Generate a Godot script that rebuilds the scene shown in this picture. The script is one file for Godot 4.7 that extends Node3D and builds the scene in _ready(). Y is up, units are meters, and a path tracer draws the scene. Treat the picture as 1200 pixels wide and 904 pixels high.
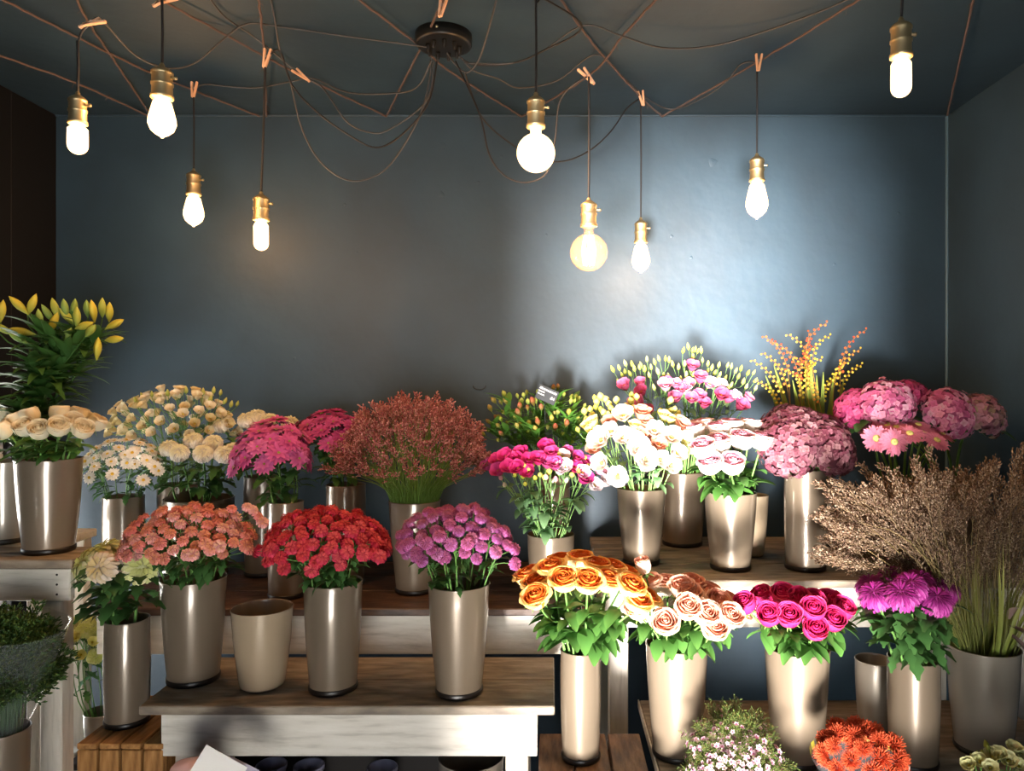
extends Node3D
# A flower shop corner: tiers of painted benches with vases of cut flowers, dark blue walls, filament bulbs hung on twine.
# World: camera at the origin column, looking along -z; metres; y up.

const F := 870.0          # focal length in pixels of the 1200x904 frame
const CX := 646.0         # where the camera axis meets the frame
const CY := 452.0
const EYE := 1.55
const WALL := 2.75        # distance of the back wall
const LEFT := -1.833
const RIGHT := 1.467
const CEIL := 2.552

var M := {}
var G := {}               # shared meshes
var taken := {}
var rng := RandomNumberGenerator.new()
const ORD := ["leftmost", "second from left", "third from left", "fourth from left", "fifth from left", "sixth from left", "seventh from left", "eighth from left", "ninth from left"]

# ---------------------------------------------------------------- mesh building
class MB:
	var v := PackedVector3Array()
	var c := PackedColorArray()
	var ix := PackedInt32Array()

	func grid(p: PackedVector3Array, cols: int, col: PackedColorArray, wrap := false) -> void:
		var b := v.size()
		v.append_array(p)
		c.append_array(col)
		var rows := p.size() / cols
		for r in rows - 1:
			for k in (cols if wrap else cols - 1):
				var k2 := (k + 1) % cols
				var a0 := b + r * cols + k
				var a1 := b + r * cols + k2
				var b0 := a0 + cols
				var b1 := a1 + cols
				ix.append_array(PackedInt32Array([a0, a1, b0, a1, b1, b0]))

	func poly(p: Array, col: Color, away = null) -> void:
		var n: Vector3 = (p[2] - p[0]).cross(p[1] - p[0])
		var mid := Vector3.ZERO
		for q in p:
			mid += q
		mid /= p.size()
		var q2 := p
		if away != null and n.dot(mid - away) < 0:
			q2 = p.duplicate()
			q2.reverse()
		var b := v.size()
		for q in q2:
			v.append(q)
			c.append(col)
		for k in p.size() - 2:
			ix.append_array(PackedInt32Array([b, b + k + 1, b + k + 2]))

	func box(mid: Vector3, size: Vector3, bev := 0.003, col := Color.WHITE) -> void:
		var h := size / 2.0
		var e: float = min(bev, min(h.x, min(h.y, h.z)) * 0.45)
		var at := func(ax: int, s: Vector3) -> Vector3:
			var q := Vector3(h.x, h.y, h.z)
			for k in 3:
				if k != ax:
					q[k] -= e
			return mid + q * s
		for ax in 3:
			var u := (ax + 1) % 3
			var w := (ax + 2) % 3
			for sg in [-1.0, 1.0]:
				var quad := []
				for st in [[-1.0, -1.0], [1.0, -1.0], [1.0, 1.0], [-1.0, 1.0]]:
					var s := Vector3.ONE
					s[ax] = sg
					s[u] = st[0]
					s[w] = st[1]
					quad.append(at.call(ax, s))
				poly(quad, col, mid)
			for s1 in [-1.0, 1.0]:
				for s2 in [-1.0, 1.0]:
					var sa := Vector3.ONE
					sa[u] = s1
					sa[w] = s2
					var lo := sa
					lo[ax] = -1.0
					poly([at.call(u, lo), at.call(u, sa), at.call(w, sa), at.call(w, lo)], col, mid)
		for sx in [-1.0, 1.0]:
			for sy in [-1.0, 1.0]:
				for sz in [-1.0, 1.0]:
					var s := Vector3(sx, sy, sz)
					poly([at.call(0, s), at.call(1, s), at.call(2, s)], col, mid)

	# pr: array of [radius, height] going up the outside
	func lathe(pr: Array, seg := 24, col := Color.WHITE, at := Vector3.ZERO, lobes := 0, lobe := 0.0) -> void:
		var p := PackedVector3Array()
		var cc := PackedColorArray()
		for q in pr:
			for k in seg:
				var a := TAU * k / seg
				var r: float = q[0] * (1.0 + lobe * cos(a * lobes))
				p.append(at + Vector3(cos(a) * r, q[1], sin(a) * r))
				cc.append(q[2] if q.size() > 2 else col)
		grid(p, seg, cc, true)

	func tube(path: PackedVector3Array, r0: float, r1: float, seg := 5, col := Color.WHITE, col2 = null) -> void:
		var p := PackedVector3Array()
		var cc := PackedColorArray()
		var n := path.size()
		var nn := Vector3.ZERO
		for i in n:
			var t := (path[min(i + 1, n - 1)] - path[max(i - 1, 0)]).normalized()
			if t.length() < 0.5:
				t = Vector3.UP
			if nn == Vector3.ZERO:
				nn = t.cross(Vector3(0.31, 0.2, 0.93)).normalized()
			nn = (nn - t * nn.dot(t)).normalized()
			var bb := nn.cross(t)
			var f: float = float(i) / max(n - 1, 1)
			var r: float = lerp(r0, r1, f)
			for k in seg:
				var a := TAU * k / seg
				p.append(path[i] + (nn * cos(a) + bb * sin(a)) * r)
				cc.append(col if col2 == null else col.lerp(col2, f))
		grid(p, seg, cc, true)

	# A petal or leaf: grows from radius r0, height y0 at angle ang, elevation e0 bending to e1.
	func petal(ang: float, r0: float, y0: float, e0: float, e1: float, length: float, width: float, cup: float, c0: Color, c1: Color, rows := 4, cols := 3, base := 0.35, peak := 0.6, point := 0.0, lobes := 0.0) -> void:
		var p := PackedVector3Array()
		var cc := PackedColorArray()
		var rho := r0
		var y := y0
		var rot := Basis(Vector3.UP, ang)
		for r in rows:
			var t := float(r) / (rows - 1)
			var e: float = lerp(e0, e1, t)
			if r > 0:
				var em: float = lerp(e0, e1, t - 0.5 / (rows - 1))
				rho += cos(em) * length / (rows - 1)
				y += sin(em) * length / (rows - 1)
			var f: float
			if t < peak:
				f = lerp(base, 1.0, sin(t / peak * PI / 2))
			else:
				var q: float = (t - peak) / (1.0 - peak)
				f = lerp(sqrt(max(0.0, 1.0 - q * q * 0.93)), 1.0 - q * 0.97, point)
			if lobes > 0.0 and r > 0:
				f *= 1.0 - lobes * (r % 2)
			var w := width * f * 0.5
			for k in cols:
				var s: float = lerp(-1.0, 1.0, float(k) / (cols - 1))
				var off := cup * w * s * s
				p.append(rot * Vector3(rho - sin(e) * off, y + cos(e) * off, -s * w))
				cc.append(c0.lerp(c1, t))
		grid(p, cols, cc)

	# A petal that wraps round the axis: prof is [[radius, height], ...] from the base to the rim.
	func cup_petal(ang: float, ha: float, prof: Array, c0: Color, c1: Color, cols := 5, rnd := 0.25, dr := 0.0, wob := 0.0) -> void:
		var p := PackedVector3Array()
		var cc := PackedColorArray()
		var n := prof.size()
		for r in n:
			var t := float(r) / (n - 1)
			for k in cols:
				var s: float = lerp(-1.0, 1.0, float(k) / (cols - 1))
				var tt := t * (1.0 - rnd * s * s) * (n - 1)
				var i0 := int(min(floor(tt), n - 2))
				var fr := tt - i0
				var rr: float = lerp(float(prof[i0][0]), float(prof[i0 + 1][0]), fr)
				var yy: float = lerp(float(prof[i0][1]), float(prof[i0 + 1][1]), fr)
				rr *= 1.0 + dr * s + wob * sin(s * 5.0 + ang * 3.0) * t
				var wd: float = lerp(0.55, 1.0, min(1.0, t * 2.0))
				var a := ang + s * ha * wd
				p.append(Vector3(cos(a) * rr, yy, -sin(a) * rr))
				cc.append(c0.lerp(c1, t))
		grid(p, cols, cc)

	func add(o: MB, x: Transform3D, tint := Color.WHITE) -> void:
		var b := v.size()
		v.append_array(x * o.v)
		for q in o.c:
			c.append(q * tint)
		for q in o.ix:
			ix.append(q + b)

	func done() -> ArrayMesh:
		var n := PackedVector3Array()
		n.resize(v.size())
		for t in range(0, ix.size(), 3):
			var a := ix[t]
			var b := ix[t + 1]
			var d := ix[t + 2]
			var q := (v[d] - v[a]).cross(v[b] - v[a])
			n[a] += q
			n[b] += q
			n[d] += q
		for k in n.size():
			n[k] = n[k].normalized() if n[k].length() > 1e-14 else Vector3.UP
		var arr := []
		arr.resize(Mesh.ARRAY_MAX)
		arr[Mesh.ARRAY_VERTEX] = v
		arr[Mesh.ARRAY_NORMAL] = n
		arr[Mesh.ARRAY_COLOR] = c
		arr[Mesh.ARRAY_INDEX] = ix
		var m := ArrayMesh.new()
		m.add_surface_from_arrays(Mesh.PRIMITIVE_TRIANGLES, arr)
		return m

# ---------------------------------------------------------------- helpers
func P(x: float, y: float, d: float) -> Vector3:
	return Vector3((x - CX) * d / F, EYE - (y - CY) * d / F, -d)

func X(x: float, d: float) -> float:
	return (x - CX) * d / F

func L(hex: String) -> Color:          # a colour as seen, turned into the linear value of a vertex colour
	return Color(hex).srgb_to_linear()

func numbered(n: String) -> String:
	if not taken.has(n):
		taken[n] = 0
		return n
	taken[n] += 1
	return "%s_%03d" % [n, taken[n]]

func tag(o: Node3D, label: String, category: String, group := "", kind := "") -> Node3D:
	o.set_meta("label", label)
	o.set_meta("category", category)
	if group:
		o.set_meta("group", group)
	if kind:
		o.set_meta("kind", kind)
	return o

func thing(called: String, label: String, category: String, at := Vector3.ZERO, group := "") -> Node3D:
	var o := Node3D.new()
	o.name = numbered(called)
	add_child(o)
	o.position = at
	return tag(o, label, category, group)

func part(parent: Node3D, called: String, mesh: Mesh, mat: Material, x := Transform3D.IDENTITY) -> MeshInstance3D:
	var o := MeshInstance3D.new()
	o.name = called
	o.mesh = mesh
	o.material_override = mat
	o.transform = x
	parent.add_child(o, true)
	return o

func solo(called: String, mesh: Mesh, mat: Material, label: String, category: String, at := Vector3.ZERO, group := "") -> MeshInstance3D:
	var o := MeshInstance3D.new()
	o.name = numbered(called)
	o.mesh = mesh
	o.material_override = mat
	add_child(o)
	o.position = at
	tag(o, label, category, group)
	return o

func struct(called: String, mesh: Mesh, mat: Material, label: String, category: String, at := Vector3.ZERO) -> MeshInstance3D:
	var o := solo(called, mesh, mat, label, category, at)
	o.set_meta("kind", "structure")
	return o

func stuff(o: Node3D) -> Node3D:
	o.set_meta("kind", "stuff")
	return o

func boxmesh(size: Vector3, bev := 0.003, mid := Vector3.ZERO) -> ArrayMesh:
	var b := MB.new()
	b.box(mid, size, bev)
	return b.done()

func facing(dir: Vector3, spin: float, at: Vector3, sc := 1.0) -> Transform3D:    # y axis along dir
	var y := dir.normalized()
	var x := y.cross(Vector3(0.13, 0.22, 0.97)).normalized()
	var b := Basis(x, y, x.cross(y)) * Basis(Vector3.UP, spin)
	return Transform3D(b.scaled_local(Vector3.ONE * sc), at)

func along(dir: Vector3, up: Vector3, at: Vector3, sc := 1.0) -> Transform3D:     # x axis along dir, y near up
	var x := dir.normalized()
	var y := up - x * up.dot(x)
	if y.length() < 0.05:
		y = Vector3(0.3, 0.1, 0.9) - x * Vector3(0.3, 0.1, 0.9).dot(x)
	y = y.normalized()
	return Transform3D(Basis(x, y, x.cross(y)).scaled_local(Vector3.ONE * sc), at)

func rnd(a: float, b: float) -> float:
	return rng.randf_range(a, b)

func catmull(q: Array, per := 6) -> PackedVector3Array:
	var out := PackedVector3Array()
	for k in q.size() - 1:
		var a: Vector3 = q[max(k - 1, 0)]
		var b: Vector3 = q[k]
		var c: Vector3 = q[k + 1]
		var d: Vector3 = q[min(k + 2, q.size() - 1)]
		for i in per:
			var t := float(i) / per
			out.append(b.cubic_interpolate(c, a, d, t))
	out.append(q[-1])
	return out

func bez(a: Vector3, b: Vector3, c: Vector3, d: Vector3, n := 7) -> PackedVector3Array:
	var out := PackedVector3Array()
	for k in n:
		out.append(a.bezier_interpolate(b, c, d, float(k) / (n - 1)))
	return out

# ---------------------------------------------------------------- materials
func noise_tex(freq: float, octaves: int, seed_: int, ramp: Array, size := 512, normal := 0.0, kind := FastNoiseLite.TYPE_SIMPLEX_SMOOTH) -> NoiseTexture2D:
	var n := FastNoiseLite.new()
	n.noise_type = kind
	n.frequency = freq
	n.seed = seed_
	n.fractal_octaves = octaves
	var t := NoiseTexture2D.new()
	t.width = size
	t.height = size
	t.seamless = true
	t.noise = n
	if normal > 0.0:
		t.as_normal_map = true
		t.bump_strength = normal
	elif ramp:
		var g := Gradient.new()
		var off := PackedFloat32Array()
		var cols := PackedColorArray()
		for q in ramp:
			off.append(q[0])
			cols.append(Color(q[1]))
		g.offsets = off
		g.colors = cols
		t.color_ramp = g
	return t

func flat(key: String, col: String, rough := 0.6, metal := 0.0) -> StandardMaterial3D:
	if not M.has(key):
		var m := StandardMaterial3D.new()
		m.resource_name = key
		m.albedo_color = Color(col)
		m.roughness = rough
		m.metallic = metal
		M[key] = m
	return M[key]

func wood(key: String, ramp: Array, stretch: Vector3, rough := 0.7, seed_ := 1, bump := 0.0) -> StandardMaterial3D:
	var m := flat(key, "ffffff", rough)
	m.albedo_texture = noise_tex(0.012, 5, seed_, ramp)
	m.uv1_triplanar = true
	m.uv1_scale = stretch
	if bump > 0.0:
		m.heightmap_enabled = false
		m.normal_enabled = true
		m.normal_texture = noise_tex(0.02, 5, seed_ + 7, [], 512, 6.0)
		m.normal_scale = bump
	return m

func leafy(key: String, tint: String, rough := 0.5, back := 0.3) -> StandardMaterial3D:   # vertex coloured petals and leaves
	if not M.has(key):
		var m := flat(key, tint, rough)
		m.vertex_color_use_as_albedo = true
		m.cull_mode = BaseMaterial3D.CULL_DISABLED
		m.backlight_enabled = true
		m.backlight = Color(back, back, back).linear_to_srgb()
		m.metallic_specular = 0.35
	return M[key]

func make_materials() -> void:
	# glossy dark blue wall paint, rolled by hand
	var paint := flat("wall_paint", "ffffff", 0.55)
	paint.albedo_texture = noise_tex(0.006, 5, 11, [[0.0, "253744"], [0.5, "293e4d"], [1.0, "2e4555"]])
	paint.uv1_triplanar = true
	paint.uv1_world_triplanar = true
	paint.uv1_scale = Vector3(0.6, 0.6, 0.6)
	paint.normal_enabled = true
	paint.normal_texture = noise_tex(0.05, 4, 5, [], 512, 2.0)
	paint.normal_scale = 0.1
	var ceil_paint := paint.duplicate() as StandardMaterial3D
	ceil_paint.resource_name = "ceiling_paint"
	ceil_paint.roughness = 0.6
	ceil_paint.albedo_color = Color("e0e8e8")
	M["ceiling_paint"] = ceil_paint
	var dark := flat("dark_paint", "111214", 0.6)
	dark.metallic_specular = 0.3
	flat("edge_paint", "48677a", 0.5)
	wood("floor_board", [[0.0, "3a2c24"], [0.5, "55443a"], [1.0, "6b5848"]], Vector3(1.0, 6, 6), 0.6, 3)
	wood("white_wood", [[0.0, "b9b2a6"], [0.35, "d6d0c4"], [1.0, "e4dfd5"]], Vector3(0.8, 7, 7), 0.55, 21, 0.3)
	wood("white_wood_upright", [[0.0, "b4ac9f"], [0.4, "d0c9bc"], [1.0, "ddd6ca"]], Vector3(7, 0.8, 7), 0.55, 25, 0.3)
	wood("top_wood", [[0.0, "6a5f56"], [0.4, "857868"], [0.7, "978a79"], [1.0, "a3988a"]], Vector3(1.2, 4, 5), 0.6, 31, 0.4)
	wood("dark_top_wood", [[0.0, "2e211b"], [0.5, "4a362c"], [1.0, "6a4f3f"]], Vector3(1.0, 4, 5), 0.5, 35, 0.4)
	wood("crate_wood", [[0.0, "7d5126"], [0.5, "a8763f"], [1.0, "c08f55"]], Vector3(8, 1.2, 8), 0.65, 41, 0.4)
	wood("crate_wood_flat", [[0.0, "7d5126"], [0.5, "a8763f"], [1.0, "c08f55"]], Vector3(8, 8, 1.2), 0.65, 43, 0.4)
	wood("brown_crate_flat", [[0.0, "4c3320"], [0.5, "745236"], [1.0, "8f6a49"]], Vector3(8, 8, 1.2), 0.65, 45, 0.4)
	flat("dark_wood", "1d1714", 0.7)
	# pearly taupe vases
	var v := flat("vase_pearl", "776a5a", 0.3, 0.25)
	v.clearcoat_enabled = true
	v.clearcoat = 1.0
	v.clearcoat_roughness = 0.06
	v.normal_enabled = true
	v.normal_texture = noise_tex(0.008, 2, 77, [], 256, 2.0)
	v.normal_scale = 0.05
	v.uv1_triplanar = true
	v.uv1_scale = Vector3(4, 2, 4)
	var v2 := v.duplicate() as StandardMaterial3D
	v2.albedo_color = Color("a8957c")
	v2.metallic = 0.1
	M["vase_beige"] = v2
	var v3 := v.duplicate() as StandardMaterial3D
	v3.albedo_color = Color("8c8478")
	v3.metallic = 0.15
	M["vase_grey"] = v3
	flat("vase_inside", "3a332b", 0.5)
	flat("rubber", "17120f", 0.35)
	flat("black_plastic", "101112", 0.4)
	flat("cord_black", "17171a", 0.6)
	flat("cord_grey", "3a3b3e", 0.5)
	var tw := flat("twine", "544440", 0.9)
	tw.rim_enabled = true
	tw.rim = 0.3
	flat("peg_wood", "d8a987", 0.7)
	flat("steel", "9a9a98", 0.35, 1.0)
	var br := flat("brass", "c8b68e", 0.48, 1.0)
	br.metallic_specular = 0.5
	flat("nail", "3a3431", 0.5, 0.8)
	flat("paper_white", "e9e7e3", 0.7)
	flat("paper_pink", "dcbcc4", 0.7)
	flat("pot_lilac", "a5a3b8", 0.5)
	flat("slate", "20272e", 0.55)
	flat("chalk", "e6ebee", 0.7)
	flat("white_band", "c9c9c6", 0.5)
	var film := flat("cellophane", "ffffff", 0.12)
	film.albedo_color = Color(0.9, 0.95, 1.0, 0.05)
	film.transparency = BaseMaterial3D.TRANSPARENCY_ALPHA
	film.cull_mode = BaseMaterial3D.CULL_DISABLED
	var glass := flat("window_glass", "ffffff", 0.02)
	glass.albedo_color = Color(1, 1, 1, 0.06)
	glass.transparency = BaseMaterial3D.TRANSPARENCY_ALPHA
	var amber := flat("bulb_glass_clear", "ffffff", 0.03)
	amber.albedo_color = Color(1.0, 0.8, 0.55, 0.05)
	amber.transparency = BaseMaterial3D.TRANSPARENCY_ALPHA
	var lit := flat("bulb_glass_lit", "fff0d0", 0.2)
	lit.emission_enabled = true
	lit.emission = Color("ffd9a0")
	lit.emission_energy_multiplier = 2.0
	var fil := flat("filament_glow", "fff0d0", 0.3)
	fil.emission_enabled = true
	fil.emission = Color("ffdcae")
	fil.emission_energy_multiplier = 4.0
	leafy("petal", "ffffff", 0.55, 0.28)
	leafy("leaf", "ffffff", 0.38, 0.25)
	leafy("stem", "ffffff", 0.5, 0.0)

# ---------------------------------------------------------------- the scene
func _ready() -> void:
	rng.seed = 20240
	camera_and_light()
	make_materials()
	make_shared()
	room()
	furniture()
	vases()
	flowers()
	lamps()
	small_things()

func camera_and_light() -> void:
	var cam := Camera3D.new()
	cam.name = "camera"
	cam.projection = Camera3D.PROJECTION_FRUSTUM
	cam.near = 0.05
	cam.far = 60.0
	cam.size = 904.0 / F * cam.near
	cam.frustum_offset = Vector2((600.0 - CX) / F * cam.near, 0)
	add_child(cam)
	cam.position = Vector3(0, EYE, 0)
	cam.current = true

	var e := Environment.new()
	e.background_mode = Environment.BG_SKY
	var sky := Sky.new()
	var sm := ProceduralSkyMaterial.new()
	sm.sky_top_color = Color("6f9fd8")
	sm.sky_horizon_color = Color("dfe8f2")
	sm.sky_curve = 0.25
	sm.ground_horizon_color = Color("cfccc6")
	sm.ground_bottom_color = Color("b5b2ad")
	sm.ground_curve = 0.15
	sm.sky_energy_multiplier = 0.55
	sm.ground_energy_multiplier = 1.7
	sm.sun_angle_max = 0.1
	sky.sky_material = sm
	e.sky = sky
	e.background_energy_multiplier = 7.4
	e.tonemap_mode = Environment.TONE_MAPPER_LINEAR
	e.tonemap_exposure = 1.5
	e.sdfgi_enabled = true
	e.ssao_enabled = true
	e.ssil_enabled = true
	var we := WorldEnvironment.new()
	we.name = "world_environment"
	we.environment = e
	add_child(we)

	# the low sun thrown back up by the wet pavement, coming through the open shop door behind the camera
	var sun := DirectionalLight3D.new()
	sun.name = "sun_glint"
	sun.light_energy = 6.6
	sun.light_color = Color(1.0, 0.97, 0.94)
	sun.light_angular_distance = 12.0
	sun.shadow_enabled = true
	add_child(sun)
	var az := deg_to_rad(12.5)
	var el := deg_to_rad(13.0)
	var to := Vector3(sin(az), sin(el), -cos(az))
	sun.look_at_from_position(Vector3.ZERO, to, Vector3.UP)

# door opening in the front wall (behind the camera) and a window low in the left wall
const DOOR_L := -0.62
const DOOR_R := 0.28
const DOOR_TOP := 1.6
const FRONT := 0.55

func room() -> void:
	var T := 0.12
	var depth := WALL + FRONT
	var zc := (FRONT - WALL) / 2.0
	var w := RIGHT - LEFT
	var xc := (RIGHT + LEFT) / 2.0
	struct("floor", boxmesh(Vector3(w + 2 * T, T, depth + 2 * T), 0.002), M.floor_board, "brown boarded shop floor under the benches", "floor", Vector3(xc, -T / 2, zc))
	struct("ceiling", boxmesh(Vector3(w + 2 * T, T, depth + 2 * T), 0.002), M.ceiling_paint, "dark teal painted ceiling with strung twine below it", "ceiling", Vector3(xc, CEIL + T / 2, zc))
	struct("wall_back", boxmesh(Vector3(w + 2 * T, CEIL, T), 0.002), M.wall_paint, "dark blue painted back wall behind the flowers", "wall", Vector3(xc, CEIL / 2, -WALL - T / 2))
	struct("wall_right", boxmesh(Vector3(T, CEIL, depth), 0.002), M.wall_paint, "dark blue painted wall beside the tall brown grasses", "wall", Vector3(RIGHT + T / 2, CEIL / 2, zc))
	# left wall, black, with a low window opening near the back corner
	var wz0 := -2.52
	var wz1 := -1.95
	var wy0 := 0.12
	var wy1 := 1.36
	var lw := MB.new()
	var lx := LEFT - T / 2
	lw.box(Vector3(lx, CEIL / 2, (-WALL + wz0) / 2), Vector3(T, CEIL, wz0 + WALL), 0.002)
	lw.box(Vector3(lx, CEIL / 2, (FRONT + wz1) / 2), Vector3(T, CEIL, FRONT - wz1), 0.002)
	lw.box(Vector3(lx, wy0 / 2, (wz0 + wz1) / 2), Vector3(T, wy0, wz1 - wz0), 0.002)
	lw.box(Vector3(lx, (wy1 + CEIL) / 2, (wz0 + wz1) / 2), Vector3(T, CEIL - wy1, wz1 - wz0), 0.002)
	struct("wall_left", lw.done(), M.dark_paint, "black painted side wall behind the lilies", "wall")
	var win := Node3D.new()
	win.name = "window_1"
	add_child(win)
	win.position = Vector3(lx, (wy0 + wy1) / 2, (wz0 + wz1) / 2)
	tag(win, "low window in the black side wall beside the left table", "window", "", "structure")
	var fr := MB.new()
	var hh := (wy1 - wy0) / 2
	var hw := (wz1 - wz0) / 2
	for s in [-1.0, 1.0]:
		fr.box(Vector3(0, s * (hh - 0.02), 0), Vector3(0.07, 0.04, hw * 2), 0.004)
		fr.box(Vector3(0, 0, s * (hw - 0.02)), Vector3(0.07, hh * 2 - 0.08, 0.04), 0.004)
	part(win, "window_frame", fr.done(), flat("frame_white", "d7dade", 0.5))
	part(win, "pane", boxmesh(Vector3(0.006, hh * 2 - 0.08, hw * 2 - 0.08), 0.0), M.window_glass)
	# front wall with the shop door opening
	var fw := MB.new()
	var fz := FRONT + T / 2
	fw.box(Vector3((LEFT + DOOR_L) / 2, CEIL / 2, fz), Vector3(DOOR_L - LEFT, CEIL, T), 0.002)
	fw.box(Vector3((RIGHT + DOOR_R) / 2, CEIL / 2, fz), Vector3(RIGHT - DOOR_R, CEIL, T), 0.002)
	fw.box(Vector3((DOOR_L + DOOR_R) / 2, (CEIL + DOOR_TOP) / 2, fz), Vector3(DOOR_R - DOOR_L, CEIL - DOOR_TOP, T), 0.002)
	struct("wall_front", fw.done(), M.wall_paint, "dark blue front wall with the open shop doorway", "wall")
	var dj := MB.new()
	dj.box(Vector3(DOOR_L + 0.02, DOOR_TOP / 2, fz), Vector3(0.04, DOOR_TOP, T + 0.03), 0.004)
	dj.box(Vector3(DOOR_R - 0.02, DOOR_TOP / 2, fz), Vector3(0.04, DOOR_TOP, T + 0.03), 0.004)
	dj.box(Vector3((DOOR_L + DOOR_R) / 2, DOOR_TOP - 0.02, fz), Vector3(DOOR_R - DOOR_L - 0.08, 0.04, T + 0.03), 0.004)
	struct("door_1", dj.done(), M.frame_white, "white painted frame of the open shop doorway", "door frame")
	# painted caulk beads where the planes meet
	var bead := MB.new()
	bead.tube(PackedVector3Array([Vector3(0, 0, 0), Vector3(0, CEIL * 0.5, 0), Vector3(0, CEIL, 0)]), 0.006, 0.006, 8)
	struct("trim_1", bead.done(), M.edge_paint, "pale worn caulk bead in the right corner of the walls", "trim", Vector3(RIGHT - 0.003, 0, -WALL + 0.003))
	var bead2 := MB.new()
	bead2.tube(PackedVector3Array([Vector3(LEFT, 0, 0), Vector3(0, 0, 0), Vector3(RIGHT, 0, 0)]), 0.004, 0.004, 8)
	struct("trim_2", bead2.done(), M.wall_paint, "thin painted bead between back wall and ceiling", "trim", Vector3(0, CEIL - 0.003, -WALL + 0.003))
	# chips and filled spots on the back wall
	var wall: Node3D = get_node("wall_back")
	var o := wall.position
	for q in [[517, 228, 0.012], [835, 190, 0.016], [560, 214, 0.008], [418, 296, 0.005], [404, 240, 0.006], [640, 275, 0.005], [787, 277, 0.006], [810, 302, 0.006], [978, 310, 0.006], [1053, 250, 0.006], [345, 420, 0.006], [518, 171, 0.014], [587, 183, 0.006]]:
		var chip := MB.new()
		var r: float = q[2]
		var pr := []
		for k in 5:
			pr.append([r * (1.0 - pow(k / 4.0, 2.0)), 0.0016 * k / 4.0])
		chip.lathe(pr, 9, Color.WHITE, Vector3.ZERO, 3, 0.25)
		var at := P(q[0], q[1], WALL) - o
		at.z = 0.06
		part(wall, "filler_spot", chip.done(), M.wall_paint, Transform3D(Basis(Vector3.RIGHT, PI / 2) * Basis(Vector3.UP, q[0] * 0.7), at))

func bench_legs(t: Node3D, spots: Array, top: float, mat: Material, size := 0.055) -> void:
	for s in spots:
		part(t, "leg", boxmesh(Vector3(size, top, size), 0.003), mat, Transform3D(Basis(), Vector3(s[0], top / 2, s[1])))

# a bench: two-board top, apron boards and legs; x0..x1, front z to back z
func bench(label: String, x0: float, x1: float, zf: float, zb: float, h: float, ap: float, inset: float, topm: Material, boards: int, right_over := -1.0, legs := true) -> Node3D:
	var t := thing("display_bench", label, "bench")
	var d := zf - zb
	var bw := d / boards
	for k in boards:
		part(t, "top_board", boxmesh(Vector3(x1 - x0, 0.022, bw - 0.003), 0.003), topm, Transform3D(Basis(), Vector3((x0 + x1) / 2, h - 0.011, zf - bw * (k + 0.5))))
	var ro := inset if right_over < 0 else right_over
	var a0 := x0 + inset
	var a1 := x1 - ro
	var fz := zf - 0.028
	part(t, "apron", boxmesh(Vector3(a1 - a0, ap, 0.02), 0.002), M.white_wood, Transform3D(Basis(), Vector3((a0 + a1) / 2, h - 0.0225 - ap / 2, fz)))
	part(t, "apron", boxmesh(Vector3(a1 - a0, ap, 0.02), 0.002), M.white_wood, Transform3D(Basis(), Vector3((a0 + a1) / 2, h - 0.0225 - ap / 2, zb + 0.03)))
	for s in [a0 + 0.011, a1 - 0.011]:
		part(t, "side_rail", boxmesh(Vector3(0.02, ap, d - 0.085), 0.002), M.white_wood_upright, Transform3D(Basis(), Vector3(s, h - 0.0225 - ap / 2, (zf + zb) / 2)))
	if legs:
		var lh := h - 0.0225
		bench_legs(t, [[a0 + 0.05, fz - 0.039], [a1 - 0.05, fz - 0.039], [a0 + 0.05, zb + 0.069], [a1 - 0.05, zb + 0.069]], lh, M.white_wood_upright)
	return t

const H_FB := 0.786
const H_MB := 0.909
const H_RS := 1.0
const H_LS := 0.63
const H_LT := 1.11
const H_CL := 0.69
const H_CR := 0.65

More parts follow.
